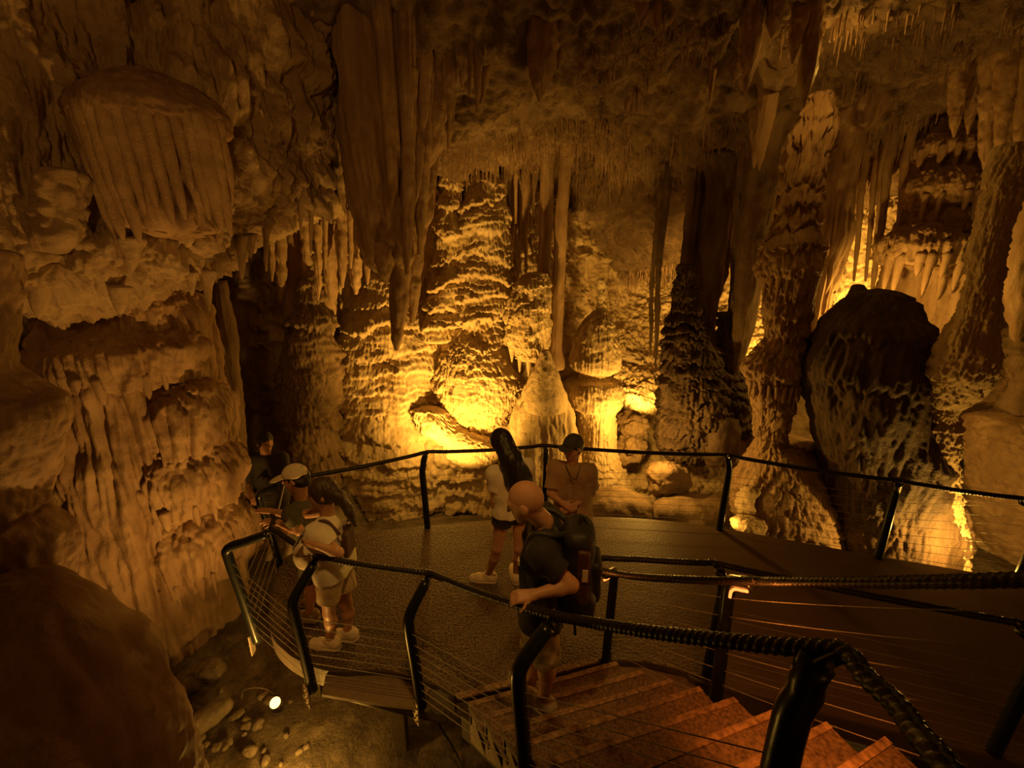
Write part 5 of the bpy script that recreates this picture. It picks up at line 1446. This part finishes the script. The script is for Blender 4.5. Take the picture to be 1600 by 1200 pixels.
hair_mesh(root, H, 'hair_black', [(c + np.array([.01, -.03, .02]), d1, .085, .10), (d1, d2, .10, .115), (d2, d3, .11, .07), (d1 + np.array([-.03, 0, 0]), d2 + np.array([-.09, .0, -.03]), .06, .04), (d2 + np.array([-.02, 0, 0]), d3 + np.array([-.06, 0, -.05]), .06, .03), (d2 + np.array([.03, 0, 0]), d3 + np.array([.05, 0, -.05]), .06, .03)], .014, True, .007)

# --- visitor in the dark cap with hands folded
J = dict(hd=at(895, 699, 3.46), elN=at(861, 771, 3.42), wrN=at(879, 786, 3.30),
         elF=at(925, 770, 3.46), wrF=at(897, 789, 3.32), knN=at(878, 862, 3.42), knF=at(903, 862, 3.46), anN=on(878, 905, 0) + np.array([0, .04, .085]), anF=on(902, 903, 0) + np.array([0, .04, .085]))
girdle(J, (-.25, -1), .165, .085, at(894, 722, 3.47), at(893, 808, 3.46))
J['shN'], J['shF'] = sorted((J['shN'], J['shF']), key=lambda q: q[0])
J['hpN'], J['hpF'] = sorted((J['hpN'], J['hpF']), key=lambda q: q[0])
limb_report('cap', J)
root, H = build_person('visitor in a dark cap and loose tan t-shirt with hands folded in front', J, (-.25, -1), (-.75, -.65), .12, 0, 'skin_dark', .96, 'tee_tan', 'tan_short', 'shoe_grey',
    {'N': (np.array([.75, -.35, -.25]), np.array([0, .8, -.4]), .5), 'F': (np.array([-.75, -.3, -.25]), np.array([0, .8, -.4]), .5)}, sleeve=.8, leg_len=.95, fat=1.04, shirt_len=.05)
hair_mesh(root, H, 'hair_black', [(H['c'] - H['F'] * .06, H['c'] - H['F'] * .06 - H['U'] * .02, .05, .045)], .006)
cap_mesh(root, H, 'cap_dark', 'cap_dark', .035)
V, F = tube([J['nk'] + np.array([-.07, -.06, .0]), J['nk'] + np.array([-.02, -.125, -.09]), J['nk'] + np.array([.02, -.13, -.10]), J['nk'] + np.array([.07, -.06, .0])], .004, 6, .015)
mesh_ob('necklace', V, F, M['cap_dark'], root)

# --- bald man with the backpack on the stairs
tt = .80
RP = Tn[3] * (1 - tt) + Tn[4] * tt
J = dict(hd=at(821, 785, 2.02), elN=at(893, 914, 1.78), wrN=RP + np.array([.06, .01, .05]),
         elF=at(836, 884, 2.28), wrF=at(824, 932, 2.10), knN=at(852, 1030, 1.93), knF=at(832, 1012, 2.18), anN=foot(849, 1108, .33), anF=foot(830, 1084, .165), toeN=np.array([-.75, .55, 0]), toeF=np.array([-.7, .6, 0]))
print('ROPEHAND', RP)
girdle(J, (-1, .12), .185, .09, at(850, 815, 2.04), at(846, 944, 2.02))
limb_report('bald', J)
root, H = build_person('bald man in black t-shirt and khaki shorts on the stairs, gripping the twisted rope', J, (-1, .12), (-.95, .22), .38, 0, 'skin', 1.0, 'tee_black', 'camo', 'shoe_grey',
    {'N': (np.array([-.85, -.1, -.05]), np.array([0, .45, -.9]), .75), 'F': (np.array([-.2, .2, -1]), np.array([-.3, -.8, 0]), .4)}, sleeve=.62, leg_len=.98, fat=1.05, shirt_len=.05, h=.0065)
c = H['c']
# shaved scalp shadow
T = Field(c - .2, c + .2, .006)
ax = np.stack([H['F'], H['S'], H['U']])
T.ell(c + H['U'] * .0225 - H['F'] * .013, ax, (.1, .079, .1), .0)
T.cut(c + H['F'] * .06, unit(H['F'] - H['U'] * .25)); T.cut(c - H['U'] * .03, unit(-H['U'] + H['F'] * .5))
V, F = T.mesh(); mesh_ob('hair', V, F, M['stubble'], root)
Fb, Sb, Ub = H['body']
up = unit(H['shm'] - H['hpm'])
bp = H['shm'] - Fb * .20 - up * .17
pack = thing('backpack', bp - up * .27, 'black backpack with a reddish panel and white tag on the bald man', 'backpack')
axp = np.stack([Fb, Sb, up])
T = Field(bp - .45, bp + .45, .008)
T.rbox(bp, axp, (.09, .15, .26), .07, .0)
T.rbox(bp - up * .19, axp, (.105, .16, .09), .06, .03)
T.noise(.12, .12, .01, 3)
V, F = T.mesh(); mesh_ob('main_bag', V, F, M['pack'], pack)
T = Field(bp - .45, bp + .45, .008)
T.rbox(bp - Fb * .095 - up * .06, axp, (.035, .105, .13), .03, .0); T.noise(.08, .08, .006, 4)
V, F = T.mesh(); mesh_ob('front_pocket', V, F, M['pack'], pack)
T = Field(bp - .45, bp + .45, .007)
T.rbox(bp - Sb * .145 + up * .02 - Fb * .02, axp, (.035, .02, .17), .015, .0)
V, F = T.mesh(); mesh_ob('side_panel', V, F, M['pack_red'], pack)
V, F = box(bp - Sb * .168 - Fb * .03 + up * .05, .03, .008, .075, X=Fb, Y=Sb, Z=up, bev=.003)
mesh_ob('label_patch', V, F, M['tag_white'], pack, None, False)
for s_ in (-1, 1):
    o = H['shm'] + Sb * s_ * .12
    V, F = tube([bp + up * .22 + Sb * s_ * .07 + Fb * .07, o + up * .075 - Fb * .05, o + up * .07 + Fb * .05, o + Fb * .10 - up * .05, o + Fb * .112 - up * .16, o + Fb * .06 - up * .32 + Sb * s_ * .06, bp - up * .2 + Sb * s_ * .13 + Fb * .07], .019, 10, .02)
    mesh_ob('shoulder_strap', V, F, M['pack'], pack)
    V, F = box(o + Fb * .128 - up * .10, .012, .034, .03, X=Fb, Y=Sb, Z=up)
    mesh_ob('buckle', V, F, M['tag_white'] if s_ < 0 else M['pack'], pack, None, False)
V, F = tube([bp + up * .25, bp + up * .30 - Fb * .01, bp + up * .25 - Fb * .05], .010, 8, .01)
mesh_ob('grab_handle', V, F, M['pack'], pack)
V, F = tube([bp - up * .27 - Sb * .05, bp - up * .33 - Sb * .06, bp - up * .38 - Sb * .05, bp - up * .375 - Sb * .08, bp - up * .40 - Sb * .09], .009, 8, .01)
mesh_ob('tail_strap', V, F, M['pack'], pack)

# --- figure in the dark passage beyond the rail, its shade put into dark clothes
gz = -.45
g = at(410, 690, 4.55)
G0 = np.array([g[0], g[1], gz])
hz = g[2] - gz
P_ = lambda x, y, z: G0 + np.array([x, y, z])
J = dict(hd=g + np.array([.03, 0, 0]), nk=P_(0, .02, hz - .16), shN=P_(-.19, 0, hz - .22), shF=P_(.19, .02, hz - .22), elN=P_(-.25, -.04, hz - .50), wrN=P_(-.12, -.18, hz - .60), elF=P_(.25, -.04, hz - .50), wrF=P_(.14, -.2, hz - .52),
         hpN=P_(-.09, 0, hz - .74), hpF=P_(.09, .02, hz - .74), knN=P_(-.10, -.02, .46), knF=P_(.10, 0, .46), anN=P_(-.11, 0, .085), anF=P_(.11, .02, .085))
limb_report('shadow', J)
root, H = build_person('shadowy figure in clothes darkened for shade, standing in the passage beyond the rail, beside the tiered stalagmite', J, (.3, -1), (.8, -.5), .2, 0, 'skin_dark', 1.0, 'dark_cloth', 'dark_cloth', 'shoe_grey', sleeve=.95, leg_len=1.0, h=.01)
hair_mesh(root, H, 'hair_black', [(H['c'] - H['F'] * .06, H['c'] - H['F'] * .05 - H['U'] * .04, .055, .05)], .012)


clean()
